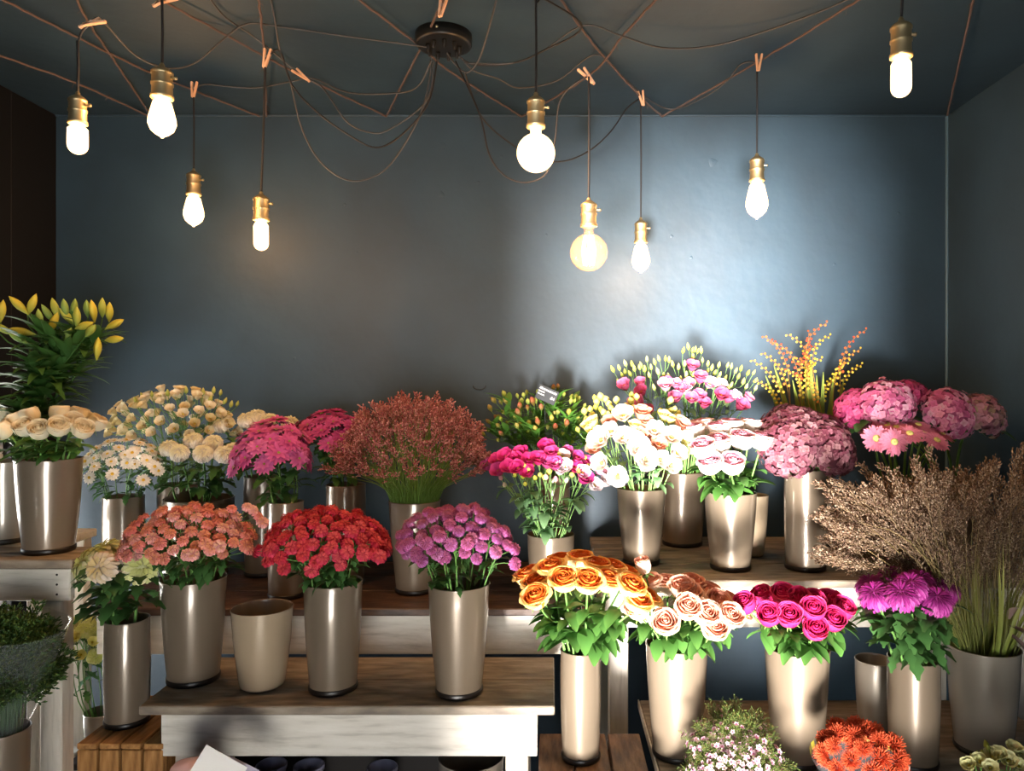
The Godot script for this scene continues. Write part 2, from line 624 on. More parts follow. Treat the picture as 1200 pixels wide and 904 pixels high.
func furniture() -> void:
	# front bench, turned a little so that its right end is nearer
	var x0 := X(163, 1.77)
	var x1 := X(650, 1.77)
	var fb := bench("white painted low bench in front, carrying the salmon, red and purple flower vases", x0, x1, -1.765, -2.09, H_FB, 0.105, 0.045, M.top_wood, 2, 0.042)
	fb.rotation.y = 0.0
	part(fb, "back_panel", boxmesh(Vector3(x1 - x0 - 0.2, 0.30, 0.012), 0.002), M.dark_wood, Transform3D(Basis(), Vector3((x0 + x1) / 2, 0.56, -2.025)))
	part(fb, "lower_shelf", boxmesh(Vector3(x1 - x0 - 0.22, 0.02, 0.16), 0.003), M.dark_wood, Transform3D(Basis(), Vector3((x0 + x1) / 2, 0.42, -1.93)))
	# middle step
	bench("white painted middle bench with dark brown top, behind the low front bench", X(107, 2.13), X(694, 2.13), -2.13, -2.70, H_MB, 0.115, 0.004, M.dark_top_wood, 3)
	# right upper shelf
	bench("white painted upper bench on the right, under the white roses and lisianthus", X(704, 2.09), 1.44, -2.09, -2.70, H_RS, 0.115, 0.004, M.top_wood, 3, 0.03)
	# right lower shelf: a board on a dark frame
	var ls := thing("low_shelf", "low brown shelf on the right, under the peach and pink roses", "shelf")
	var sx0 := X(748, 2.2)
	for k in 3:
		part(ls, "top_board", boxmesh(Vector3(1.3 - sx0, 0.022, 0.27), 0.003), M.top_wood, Transform3D(Basis(), Vector3((sx0 + 1.3) / 2, H_LS - 0.011, -1.49 - 0.273 * k)))
	part(ls, "edge_strip", boxmesh(Vector3(0.004, 0.024, 0.82), 0.001), M.white_wood, Transform3D(Basis(), Vector3(sx0 - 0.003, H_LS - 0.011, -1.763)))
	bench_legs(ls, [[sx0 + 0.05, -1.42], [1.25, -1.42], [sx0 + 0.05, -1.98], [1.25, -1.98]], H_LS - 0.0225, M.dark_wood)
	# left table
	var tx1 := X(83, 1.87)
	var tx0 := LEFT + 0.03
	var lt := thing("side_table", "tall white painted table on the left, under the cream rose vase", "table")
	for k in 2:
		part(lt, "top_board", boxmesh(Vector3(tx1 - tx0, 0.024, 0.077), 0.003), M.top_wood, Transform3D(Basis(), Vector3((tx0 + tx1) / 2, H_LT - 0.012, -1.91 - 0.08 * k)))
	part(lt, "apron", boxmesh(Vector3(tx1 - tx0 - 0.012, 0.083, 0.022), 0.003), M.white_wood, Transform3D(Basis(), Vector3((tx0 + tx1) / 2 - 0.004, H_LT - 0.0245 - 0.0415, -1.893)))
	var lx := X(73, 1.93)
	part(lt, "leg", boxmesh(Vector3(0.056, H_LT - 0.108, 0.05), 0.003), M.white_wood_upright, Transform3D(Basis(), Vector3(lx, (H_LT - 0.108) / 2, -1.91)))
	part(lt, "leg", boxmesh(Vector3(0.05, H_LT - 0.025, 0.05), 0.003), M.white_wood_upright, Transform3D(Basis(), Vector3(tx0 + 0.03, (H_LT - 0.025) / 2, -1.96)))
	part(lt, "lower_rail", boxmesh(Vector3(lx - tx0 - 0.03, 0.05, 0.03), 0.003), M.white_wood, Transform3D(Basis(), Vector3((lx + tx0) / 2, 0.50, -1.925)))
	for k in 3:
		var nail := MB.new()
		nail.lathe([[0.0, 0.0], [0.0032, 0.0], [0.0028, 0.0012], [0.0, 0.0016]], 8)
		part(lt, "nail", nail.done(), M.nail, Transform3D(Basis(Vector3.RIGHT, PI / 2), Vector3(X(66, 1.88), H_LT - 0.04 - 0.025 * k, -1.8825)))
	# small back table behind it, holding the lily vase
	var bx := -1.40
	var bt := thing("back_table", "small white table behind the tall left table, holding the lily vase", "table")
	part(bt, "top_board", boxmesh(Vector3(bx - tx0, 0.024, 0.25), 0.003), M.white_wood, Transform3D(Basis(), Vector3((tx0 + bx) / 2, H_LT - 0.012, -2.165)))
	bench_legs(bt, [[tx0 + 0.03, -2.26], [bx - 0.03, -2.26], [tx0 + 0.03, -2.07], [bx - 0.03, -2.07]], H_LT - 0.0245, M.white_wood_upright, 0.04)
	part(bt, "lower_board", boxmesh(Vector3(bx - tx0 - 0.02, 0.02, 0.22), 0.003), M.white_wood, Transform3D(Basis(), Vector3((tx0 + bx) / 2, 0.45, -2.165)))
	# wooden crates
	crate("honey coloured slatted wooden crate under the cream chrysanthemum vase", X(88, 1.78), X(192, 1.78), -1.78, -2.06, H_CL, M.crate_wood, M.crate_wood_flat, 4)
	crate("dark brown slatted wooden crate under the white cylinder vase of orange roses", X(628, 1.60), X(771, 1.60), -1.62, -1.92, H_CR, M.brown_crate_flat, M.brown_crate_flat, 3)

func crate(label: String, x0: float, x1: float, zf: float, zb: float, h: float, upr: Material, flatm: Material, n: int) -> void:
	var t := thing("wooden_crate", label, "crate")
	var w := (x1 - x0) / n
	var hb := 0.36
	var bot := h - hb
	for k in n:
		var xc := x0 + w * (k + 0.5)
		part(t, "top_slat", boxmesh(Vector3(w - 0.006, 0.014, zf - zb - 0.002), 0.002), flatm, Transform3D(Basis(Vector3.UP, 0.006 * sin(k * 2.3)), Vector3(xc, h - 0.007, (zf + zb) / 2)))
		part(t, "front_slat", boxmesh(Vector3(w - 0.007, hb - 0.016, 0.014), 0.002), upr, Transform3D(Basis(), Vector3(xc, bot + hb / 2 - 0.008, zf - 0.008)))
		part(t, "back_slat", boxmesh(Vector3(w - 0.007, hb - 0.016, 0.014), 0.002), upr, Transform3D(Basis(), Vector3(xc, bot + hb / 2 - 0.008, zb + 0.008)))
	for s in [x0 + 0.012, x1 - 0.012]:
		part(t, "side_panel", boxmesh(Vector3(0.016, hb - 0.016, zf - zb - 0.034), 0.002), upr, Transform3D(Basis(), Vector3(s, bot + hb / 2 - 0.008, (zf + zb) / 2)))
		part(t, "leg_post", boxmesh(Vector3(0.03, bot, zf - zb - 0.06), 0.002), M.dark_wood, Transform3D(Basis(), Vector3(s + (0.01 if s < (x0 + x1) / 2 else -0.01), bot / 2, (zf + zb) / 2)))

# ---------------------------------------------------------------- vases
var V := {}

# from the picture: left and right of the mouth, top and foot, the surface height it stands on
func vase(id: String, xl: float, xr: float, yt: float, yb: float, h: float, taper: float, label: String, mat := "vase_pearl", band := true, group := "") -> void:
	var d := (EYE - h) * F / (yb - CY)
	var rt := (xr - xl) / 2 * d / F
	var rb := rt * taper
	d += rb
	rt = (xr - xl) / 2 * d / F
	rb = rt * taper
	var top := EYE - (yt - CY) * (d - rt * 0.8) / F
	vase_at(id, Vector3(X((xl + xr) / 2, d), h, -d), top - h, rt, rb, label, mat, band, group)

func vase_at(id: String, at: Vector3, hh: float, rt: float, rb: float, label: String, mat := "vase_pearl", band := true, group := "") -> void:
	var t := thing("flower_vase", label, "vase", at, group)
	var b := MB.new()
	var th := 0.003
	var pr := [[0.0, 0.004], [rb * 0.9, 0.004], [rb * 0.98, 0.008]]
	for k in 9:
		var f := k / 8.0
		pr.append([lerp(rb, rt, f) + 0.0025 * sin(f * PI), lerp(0.012, hh - 0.005, f)])
	pr += [[rt + 0.0012, hh - 0.003], [rt + 0.0006, hh - 0.0006], [rt - 0.001, hh], [rt - 0.0026, hh - 0.001]]
	for k in 7:
		var f := 1.0 - k / 6.0
		pr.append([lerp(rb, rt, f) - th, lerp(0.02, hh - 0.006, f)])
	pr += [[rb * 0.6, 0.016], [0.0, 0.016]]
	b.lathe(pr, 40)
	part(t, "body", b.done(), M[mat])
	if band:
		var f := MB.new()
		f.lathe([[0.0, 0.0], [rb * 0.97, 0.0], [rb + 0.002, 0.002], [rb + 0.0032, 0.007], [rb + 0.003, 0.013], [rb + 0.0006, 0.015]], 40)
		part(t, "rubber_foot", f.done(), M.rubber)
	V[id] = {"at": at, "h": hh, "rt": rt, "rb": rb, "mouth": at + Vector3(0, hh, 0), "floor": at + Vector3(0, 0.017, 0)}

func vases() -> void:
	vase("salmon", 191, 263, 684, 808, H_FB, 0.78, "tapered taupe vase on the front bench, holding salmon chrysanthemums")
	vase("empty_cup", 273, 342, 720, 815, H_FB, 0.74, "empty beige pot on the front bench between two tall vases", "vase_beige", false)
	vase("red", 357, 424, 688, 818, H_FB, 0.8, "tapered taupe vase on the front bench, holding red chrysanthemums")
	vase("purple", 502, 574, 691, 822, H_FB, 0.74, "tapered taupe vase on the front bench, holding purple button chrysanthemums")
	vase("greenmum", 125, 173, 731, 857, H_CL, 0.97, "straight taupe cylinder vase standing on the honey coloured crate")
	vase("cream", 23, 92, 540, 652, H_LT, 0.76, "tapered taupe vase on the left table, holding cream roses")
	vase("lily", -22, 33, 542, 640, H_LT, 0.85, "grey vase behind the cream rose vase, holding budded lilies", "vase_grey")
	vase("daisy", 123, 167, 584, 684, H_MB, 0.98, "straight taupe cylinder vase holding small white daisies")
	vase("whitemum", 195, 272, 588, 684, H_MB, 0.8, "taupe vase in shadow under the white pompon chrysanthemums")
	vase("whitemum_back", 287, 330, 560, 678, H_MB, 0.95, "dark taupe cylinder vase half hidden behind the pink daisy vase")
	vase("pinkdaisy", 315, 355, 590, 705, H_MB, 0.97, "straight taupe cylinder vase under the pink daisy chrysanthemums")
	vase("magenta", 383, 428, 570, 690, H_MB, 0.9, "dark taupe vase in shadow behind the red chrysanthemums")
	vase("limonium", 456, 516, 590, 699, H_MB, 0.72, "tapered taupe vase holding the feathery russet sea lavender")
	vase("pinklis", 618, 673, 630, 694, H_MB, 0.86, "short taupe vase holding the hot pink lisianthus, behind the orange roses")
	vase("alstro", 630, 668, 560, 682, H_MB, 0.85, "dark taupe vase hidden behind the pink and yellow lisianthus")
	vase("yellowlis", 723, 780, 575, 665, H_RS, 0.72, "tapered taupe vase on the upper bench, holding white and yellow lisianthus")
	vase("budlis", 773, 826, 555, 643, H_RS, 0.85, "dark taupe vase behind the white rose vase, holding budded pink lisianthus")
	vase("whiterose", 826, 886, 580, 672, H_RS, 0.75, "brightly lit pale vase on the upper bench, holding pink tipped white roses")
	vase("spare", 862, 900, 582, 655, H_RS, 0.72, "small beige pot standing behind the brightly lit white rose vase", "vase_beige", false)
	vase("burgundy", 920, 967, 552, 672, H_RS, 0.95, "pale cylinder vase on the upper bench, holding burgundy hydrangeas")
	vase("gerbera", 1028, 1080, 562, 668, H_RS, 0.85, "vase holding pink gerberas, behind the brown grasses")
	vase("hydrangea", 1085, 1140, 560, 650, H_RS, 0.85, "vase of pink hydrangeas hidden behind the brown grasses")
	vase("orange", 657, 704, 767, 899, H_CR, 0.92, "brightly lit white cylinder vase on the brown crate, holding orange roses")
	vase("peach", 757, 829, 764, 897, H_LS, 0.76, "brightly lit white tapered vase holding peach roses, on the low shelf")
	vase("pink", 897, 971, 768, 905, H_LS, 0.74, "cream lit tapered vase holding hot pink roses, on the low shelf")
	vase("cup2", 1003, 1046, 779, 862, H_LS, 0.8, "small empty taupe pot behind the purple chrysanthemum cylinder", "vase_grey", false)
	vase("bigpurple", 1042, 1099, 779, 908, H_LS, 0.92, "tall taupe cylinder vase holding big purple chrysanthemums")
	vase("grass", 1113, 1191, 768, 893, H_LS, 0.78, "wide taupe vase holding the tall brown grasses", "vase_grey")

# ---------------------------------------------------------------- shared flower shapes
func leafmesh(length: float, width: float, c0: String, c1: String, e0 := 0.35, e1 := -0.5, cup := 0.35, point := 0.7, lobes := 0.0, peak := 0.42, rows := 7) -> ArrayMesh:
	var b := MB.new()
	b.petal(0.0, 0.0, 0.0, e0, e1, length, width, cup, L(c0), L(c1), rows, 3, 0.14, peak, point, lobes)
	return b.done()

func mum(radius: float, rings: int, per: int, e_out: float, e_in: float, len_out: float, len_in: float, width: float, cup: float, c0: String, c1: String, dome := 0.25, point := 0.0, c_in := "", bend := 0.25) -> ArrayMesh:
	var b := MB.new()
	for i in rings:
		var f: float = float(i) / max(rings - 1, 1)
		var n: int = max(5, int(per * (1.0 - 0.55 * f)))
		var e: float = lerp(e_out, e_in, f)
		var ln: float = lerp(len_out, len_in, f) * radius
		for k in n:
			var ca := L(c0)
			var cb := L(c1)
			if c_in:
				ca = ca.lerp(L(c_in), f)
				cb = cb.lerp(L(c_in), f * f)
			var j := rnd(0.88, 1.1)
			b.petal(TAU * (k + 0.5 * (i % 2)) / n + rnd(-0.1, 0.1), radius * lerp(0.16, 0.02, f), radius * dome * f, e + rnd(-0.1, 0.1), e + bend + rnd(-0.15, 0.15), ln * j, width, cup, ca * rnd(0.85, 1.0), cb * rnd(0.85, 1.0), 4, 3, 0.45, 0.65, point)
	b.lathe([[0.0, -radius * 0.2], [radius * 0.14, -radius * 0.16], [radius * 0.2, -0.001], [radius * 0.12, radius * 0.05]], 8, L("56703a"))
	return b.done()

func disc(r: float, h: float, c0: String, c1: String) -> ArrayMesh:
	var b := MB.new()
	b.lathe([[r, 0.0, L(c0)], [r * 0.98, h * 0.5, L(c0)], [r * 0.7, h * 0.95, L(c1)], [r * 0.3, h, L(c1)], [0.0, h * 0.85, L(c0)]], 12)
	return b.done()

func rose_core(R: float, H: float, c_deep: String, c_rim: String, layers := 4) -> ArrayMesh:
	var b := MB.new()
	for i in layers:
		var f: float = float(i) / max(layers - 1, 1)
		var n := 3 if i < 2 else 4
		var rr: float = lerp(0.14, 0.74, f)
		for k in n:
			var a := TAU * k / n + i * 0.9 + rnd(-0.2, 0.2)
			var hh: float = H * lerp(1.0, 0.93, f) * rnd(0.94, 1.05)
			var k_ := rnd(0.9, 1.1)
			b.cup_petal(a, lerp(1.5, 1.0, f), [[0.1 * R, 0.0], [rr * R * 1.08 * k_, hh * 0.3], [rr * R * 1.16 * k_, hh * 0.65], [rr * R * 1.04, hh * 0.9], [rr * R * lerp(0.7, 1.02, f), hh], [rr * R * lerp(0.8, 1.14, f), hh * 0.995]], L(c_deep) * rnd(0.9, 1.0), L(c_rim) * rnd(0.9, 1.0), 7, 0.12, 0.13, 0.07)
	return b.done()

func rose_petal(R: float, H: float, c_base: String, c_rim: String, open: float) -> ArrayMesh:
	var b := MB.new()
	b.cup_petal(0.0, 0.8, [[0.12 * R, 0.0], [0.62 * R, H * 0.1], [0.92 * R, H * 0.32], [1.0 * R, H * 0.6], [(0.93 + 0.16 * open) * R, H * 0.85], [(0.92 + 0.4 * open) * R, H * (0.97 - 0.1 * open)], [(0.95 + 0.62 * open) * R, H * (0.98 - 0.26 * open)]], L(c_base), L(c_rim), 7, 0.16, 0.06, 0.03)
	return b.done()

# a many petalled ball or cushion: petals rooted all over a flattened sphere, bending outward and down
func pompon(R: float, n: int, flatk: float, ymin: float, len0: float, len1: float, width: float, lift: float, cols: Array, c_mid := "", cup := 0.35, droop := -0.5) -> ArrayMesh:
	var b := MB.new()
	for k in n:
		var f := (k + 0.5) / n
		var y: float = 1.0 - (1.0 - ymin) * f
		var rr: float = sqrt(max(0.0, 1.0 - y * y))
		var a := k * 2.399963 + rnd(-0.12, 0.12)
		var u := Vector3(rr * cos(a), y, rr * sin(a))
		var down := Vector3(cos(a) * y, -rr, sin(a) * y)
		var one := MB.new()
		var col: Color = L(cols[rng.randi() % cols.size()])
		if c_mid:
			col = L(c_mid).lerp(col, clamp(f * 2.6, 0.0, 1.0))
		var ln: float = lerp(len0, len1, f) * R * rnd(0.85, 1.12)
		one.petal(0.0, 0.0, 0.0, 0.1, droop, ln, width * lerp(0.7, 1.0, f), cup, col * rnd(0.75, 0.9), col * rnd(0.92, 1.05), 4, 3, 0.5, 0.65)
		var dir: Vector3 = (u * lerp(lift + 0.35, lift, f) + down * 0.8).normalized()
		var root := Vector3(u.x * 0.62, u.y * 0.62 * flatk, u.z * 0.62) * R
		b.add(one, along(dir, u, root))
	b.lathe([[0.0, -R * 0.3 * flatk], [R * 0.5, -R * 0.2 * flatk], [R * 0.62, R * 0.1 * flatk], [R * 0.45, R * 0.45 * flatk], [0.0, R * 0.6 * flatk]], 9, L(cols[0]) * 0.7)
	b.lathe([[0.0, -R * 0.42], [R * 0.12, -R * 0.4], [R * 0.3, -R * 0.22 * flatk], [R * 0.4, -R * 0.1 * flatk]], 8, L("56703a"))
	return b.done()

func sepals(R: float) -> ArrayMesh:
	var b := MB.new()
	b.lathe([[0.002, -R * 0.45], [R * 0.22, -R * 0.3], [R * 0.26, -R * 0.08], [R * 0.18, R * 0.02]], 8, L("5b7a3c"))
	for k in 5:
		b.petal(TAU * k / 5, R * 0.15, -R * 0.05, 0.3, -0.7, R * 0.8, R * 0.28, 0.3, L("5b7a3c"), L("7d9a55"), 4, 3, 0.8, 0.3, 1.0)
	return b.done()

func lis_flower(R: float, c_deep: String, c_mid: String, c_rim: String, open := 0.6) -> ArrayMesh:
	var b := MB.new()
	for i in 2:
		var n := 4 if i == 0 else 5
		for k in n:
			var a := TAU * k / n + i * 0.6 + rnd(-0.15, 0.15)
			var q := 0.6 if i == 0 else 1.0
			var H := R * 1.25
			b.cup_petal(a, 0.85, [[0.1 * R, 0.0], [0.42 * R * q, H * 0.3], [0.6 * R * q, H * 0.65], [lerp(0.62, 0.85, open) * R * q, H * 0.9], [lerp(0.7, 1.08, open) * R * q, H * lerp(1.0, 0.94, open)]], L(c_deep), L(c_rim) * rnd(0.92, 1.0), 6, 0.25, 0.07, 0.05)
	b.lathe([[0.0, -R * 0.2], [R * 0.1, -R * 0.18], [R * 0.16, 0.0], [R * 0.1, R * 0.1]], 7, L("7f9a5c"))
	b.lathe([[0.0, R * 0.2, L(c_mid)], [R * 0.12, R * 0.4, L(c_mid)], [R * 0.16, R * 0.75, L("cdbb5a")], [0.0, R * 0.85, L("cdbb5a")]], 7)
	return b.done()

func budmesh(r: float, h: float, c0: String, c1: String, lobes := 0, lobe := 0.0, belly := 0.4) -> ArrayMesh:
	var b := MB.new()
	var pr := []
	for k in 8:
		var t := k / 7.0
		var f := sin(PI * pow(t, log(0.5) / log(belly)))
		pr.append([r * (0.12 + 0.88 * f) * (1.0 if k < 7 else 0.1), h * t, L(c0).lerp(L(c1), t)])
	b.lathe(pr, 12 if lobes else 8, Color.WHITE, Vector3.ZERO, lobes, lobe)
	return b.done()

func hydrangea_head(R: float, n: int, flatk: float, cols: Array, fl := 0.0085) -> ArrayMesh:
	var one := MB.new()
	for k in 4:
		one.petal(TAU * k / 4, 0.0008, 0.0, 0.25, -0.25, fl, fl * 1.15, 0.25, Color(0.8, 0.8, 0.8), Color.WHITE, 3, 3, 0.4, 0.6)
	one.lathe([[0.0012, 0.0], [0.0012, 0.001], [0.0, 0.0018]], 5, Color(0.75, 0.8, 0.6))
	var b := MB.new()
	for k in n:
		var y := 1.0 - 1.45 * (k + 0.5) / n
		var rr: float = sqrt(max(0.0, 1.0 - y * y))
		var a := k * 2.399963 + rnd(-0.2, 0.2)
		var u := Vector3(rr * cos(a), y, rr * sin(a))
		var bump := 1.0 + 0.06 * sin(u.x * 7.0 + 1.0) * sin(u.z * 8.0 + u.y * 5.0)
		var p := Vector3(u.x, u.y * flatk, u.z) * R * bump * rnd(0.95, 1.03)
		var dir := (Vector3(u.x, u.y / flatk, u.z) + Vector3(rnd(-0.35, 0.35), rnd(-0.35, 0.35), rnd(-0.35, 0.35))).normalized()
		var col: Color = L(cols[rng.randi() % cols.size()])
		b.add(one, facing(dir, rnd(0, TAU), p, rnd(0.85, 1.15)), col * rnd(0.85, 1.05))
	# the pale green branching core that carries the florets
	var core := []
	for k in 7:
		var t := k / 6.0
		core.append([R * 0.86 * sin(PI * (0.12 + 0.88 * t)) * (1.0 if k < 6 else 0.0), R * flatk * lerp(-0.5, 0.86, t)])
	b.lathe(core, 14, L(cols[0]) * 0.7)
	return b.done()

func make_shared() -> void:
	rng.seed = 7
	G.leaf_rose = []
	G.leaf_mum = []
	G.leaf_lis = []
	G.leaf_lance = []
	G.leaf_dark = []
	for k in 3:
		G.leaf_rose.append(leafmesh(0.052, 0.03, "426c30", "527d3c", 0.3 - 0.2 * k, -0.5 - 0.15 * k, 0.3, 0.6, 0.0, 0.45))
		G.leaf_mum.append(leafmesh(0.06, 0.03, "3c5f33", "4a733d", 0.45 - 0.25 * k, -0.6 - 0.2 * k, 0.25, 0.45, 0.42, 0.5, 9))
		G.leaf_lis.append(leafmesh(0.05, 0.03, "6f9a68", "86ad7c", 0.5 - 0.2 * k, -0.5 - 0.25 * k, 0.3, 0.6, 0.0, 0.4))
		G.leaf_lance.append(leafmesh(0.12, 0.031, "35562a", "456a34", 0.4 - 0.2 * k, -0.3 - 0.3 * k, 0.4, 0.8, 0.0, 0.38, 8))
		G.leaf_dark.append(leafmesh(0.09, 0.06, "33562f", "406a38", 0.3, -0.6 - 0.2 * k, 0.25, 0.6, 0.0, 0.42, 8))
	# roses: [core, inner petal, outer petal]
	G.rose_orange = [rose_core(0.031, 0.044, "d9661c", "ea7c30", 5), rose_petal(0.031, 0.043, "f8e6a8", "f2ba5c", 0.3), rose_petal(0.031, 0.041, "faeec4", "f4cd84", 0.7)]
	G.rose_peach = [rose_core(0.027, 0.043, "eaa488", "ecab92"), rose_petal(0.027, 0.043, "f6e2d2", "ecb092", 0.15), rose_petal(0.027, 0.041, "f8ece0", "f2c9b2", 0.5)]
	G.rose_pink = [rose_core(0.0265, 0.042, "b3154f", "d62a68"), rose_petal(0.0265, 0.042, "c11a57", "dc3a78", 0.02), rose_petal(0.0265, 0.041, "c8205c", "df4a84", 0.25)]
	G.rose_white = [rose_core(0.036, 0.056, "e6b4c0", "dc8fa8"), rose_petal(0.036, 0.056, "f5f1e2", "f0d2d6", 0.12), rose_petal(0.036, 0.053, "f6f3e8", "f3e2de", 0.4)]
	G.rose_cream = [rose_core(0.0255, 0.044, "ead7a8", "efdfba"), rose_petal(0.0255, 0.043, "ece2bc", "f2e6c8", -0.1), rose_petal(0.0255, 0.042, "e9e6c4", "f2e9d4", 0.12)]
	G.leaf_alstro = [leafmesh(0.06, 0.015, "4a7a30", "5c8c3a", 0.3, -0.4, 0.35, 0.8), leafmesh(0.055, 0.014, "55853a", "6a9a44", 0.1, -0.6, 0.35, 0.8)]
	G.sepals = sepals(0.028)
	# chrysanthemums
	G.mum_red = []
	G.mum_salmon = []
	G.mum_button = []
	G.mum_white = []
	G.mum_big = []
	G.mum_green = []
	G.daisy_pink = []
	G.daisy_white = []
	G.gerbera = []
	for k in 3:
		G.mum_red.append(pompon(0.0148, 44, 0.5, -0.15, 0.6, 0.85, 0.0075, 0.5, ["c2304c", "d03c58", "b42642"], "d85a5a", 0.3, -0.35))
		G.mum_salmon.append(pompon(0.0132, 32, 0.5, -0.1, 0.6, 0.8, 0.0072, 0.5, ["de9a9a", "e8aaa8", "d98e8c"], "dca888", 0.35, -0.4))
		G.mum_button.append(pompon(0.0158, 84, 0.62, -0.25, 0.5, 0.62, 0.005, 0.45, ["c070a8", "cc84b8", "ba669e"], "b0647e", 0.4, -0.3))
		G.mum_white.append(pompon(0.033, 150, 0.72, -0.35, 0.5, 0.6, 0.0095, 0.4, ["f0ebe0", "f4f0e8", "ece6d8"], "e8e5c0", 0.5, -0.7))
		G.mum_big.append(pompon(0.038, 230, 0.5, -0.3, 0.5, 0.8, 0.0062, 0.5, ["a83a8c", "b84c9e", "9c2f82", "c25ea8"], "922478", 0.35, -0.6))
		G.mum_green.append(pompon(0.04, 90, 0.55, -0.3, 0.5, 0.85, 0.0155, 0.5, ["e4e4aa", "ebe6c0", "d9dc98"], "d2d684", 0.45, -0.5))
		G.daisy_pink.append(mum(0.032, 2, 17, 0.12, 0.35, 0.95, 0.7, 0.0115, 0.25, "b0488c", "cc6aa0", 0.08, 0.2, "", -0.2))
		G.daisy_white.append(mum(0.0185, 2, 14, 0.1, 0.35, 0.95, 0.75, 0.008, 0.25, "ece8dc", "f1eee6", 0.08, 0.0, "", -0.25))
		G.gerbera.append(mum(0.036, 3, 46, 0.06, 0.3, 0.95, 0.62, 0.0085, 0.2, "dc7898", "ea90ac", 0.06, 0.0, "", -0.12))
	G.mum_cream = pompon(0.039, 80, 0.5, -0.2, 0.5, 0.85, 0.016, 0.55, ["ead6bc", "efdfcc", "e6d0b0"], "dcc488", 0.45, -0.4)
	G.disc_green = disc(0.0072, 0.004, "5a6428", "8a8a38")
	G.disc_yellow = disc(0.006, 0.004, "b9922a", "dcb83c")
	G.disc_gerbera = disc(0.0105, 0.006, "c9b45a", "dfe08c")
	# lisianthus
	G.lis_white = [lis_flower(0.028, "e6c9bb", "c8c07a", "f2ece2", 0.8), lis_flower(0.026, "e9d6cc", "c8c07a", "f3efe8", 0.5)]
	G.lis_pink = [lis_flower(0.025, "b5266e", "b9b45a", "cf3f86", 0.5), lis_flower(0.023, "b83a78", "b9b45a", "d3589a", 0.3)]
	G.lis_pale = [lis_flower(0.025, "d98ab4", "b9b45a", "ecc3da", 0.6), lis_flower(0.023, "e0d0d6", "b9b45a", "f0e4e8", 0.4)]
	G.lis_rose = [lis_flower(0.026, "a8416c", "b9b45a", "c76a90", 0.45), lis_flower(0.024, "b04d78", "b9b45a", "d084a4", 0.25)]
	G.lis_peach = [lis_flower(0.026, "d28a70", "c8b45a", "e3a88e", 0.5)]
	G.lis_cream = [lis_flower(0.021, "d9cfa8", "c8c07a", "e6dcbd", 0.35), lis_flower(0.019, "ddd2b0", "c8c07a", "e9e0c8", 0.6)]
	G.lis_yellow = [lis_flower(0.022, "dcd86a", "c8c04a", "efe9a8", 0.45)]
	G.bud_green = [budmesh(0.0058, 0.024, "7f9a45", "c3c977"), budmesh(0.0066, 0.027, "8aa650", "d3d690")]
	G.bud_yellow = [budmesh(0.0072, 0.02, "a9b33a", "dfd86a", 0, 0.0, 0.5), budmesh(0.0085, 0.022, "b5bb45", "ece58e", 0, 0.0, 0.55)]
	G.bud_pink = [budmesh(0.0075, 0.024, "c9a48a", "dc8aa8"), budmesh(0.0075, 0.022, "c9c890", "ead3c8")]
	G.bud_alstro = [budmesh(0.007, 0.026, "6d8a3c", "a85c50", 3, 0.1, 0.55), budmesh(0.0066, 0.024, "6d8a3a", "a89a58", 3, 0.1, 0.55), budmesh(0.0062, 0.022, "7a9a40", "b4bb62", 3, 0.1, 0.55)]
	G.bud_lily = [budmesh(0.0098, 0.062, "7a8f40", "a9ac48", 3, 0.12, 0.5), budmesh(0.0102, 0.066, "96a040", "c4b440", 3, 0.12, 0.52), budmesh(0.0092, 0.055, "5f8044", "8fa650", 3, 0.12, 0.5)]
	# hydrangeas
	G.hyd_pink = hydrangea_head(0.082, 210, 0.78, ["c2668f", "cc7a9c", "d38aa6", "b85a86", "cf9aae"], 0.0105)
	G.hyd_deep = hydrangea_head(0.065, 150, 0.8, ["a83a68", "b04a72", "9c3460"], 0.0105)
	G.hyd_mauve = hydrangea_head(0.07, 170, 0.85, ["a06a78", "94706e", "b07c88", "8f7a66"], 0.0105)
	G.hyd_burg = hydrangea_head(0.085, 260, 0.62, ["5e2a3a", "6f3a48", "7d4a56", "7a5058", "54222f"], 0.01)
	G.hyd_burg2 = hydrangea_head(0.085, 260, 0.62, ["7d4454", "8d5866", "93626c", "6f3a48", "9a7076"], 0.01)

# ---------------------------------------------------------------- flowers
func stem_path(id: String, head: Vector3, dir: Vector3, n := 7) -> PackedVector3Array:
	var q: Dictionary = V[id]
	var m: Vector3 = q.mouth
	var flat_dir := Vector3(head.x - m.x, 0, head.z - m.z)
	var reach: float = min(flat_dir.length() * 0.6, q.rt * 0.78)
	var side := flat_dir.normalized() if flat_dir.length() > 1e-4 else Vector3.RIGHT
	var jit: Vector3 = Vector3(rnd(-1, 1), 0, rnd(-1, 1)) * q.rt * 0.14
	var mp: Vector3 = m + side * reach + jit
	var bot: Vector3 = q.floor - side * q.rb * rnd(0.1, 0.55) + Vector3(rnd(-1, 1), 0, rnd(-1, 1)) * q.rb * 0.15
	bot.y += 0.004
	var ln := mp.distance_to(head)
	var up := (mp - bot).normalized()
	var out := PackedVector3Array([bot, bot.lerp(mp, 0.5)])
	out.append_array(bez(mp, mp + up * ln * 0.4, head - dir * ln * 0.35, head, n))
	return out

func stem_mesh(path: PackedVector3Array, r0: float, r1: float, col := "5f8a45", seg := 5) -> ArrayMesh:
	var b := MB.new()
	b.tube(path, r0, r1, seg, L(col))
	return b.done()

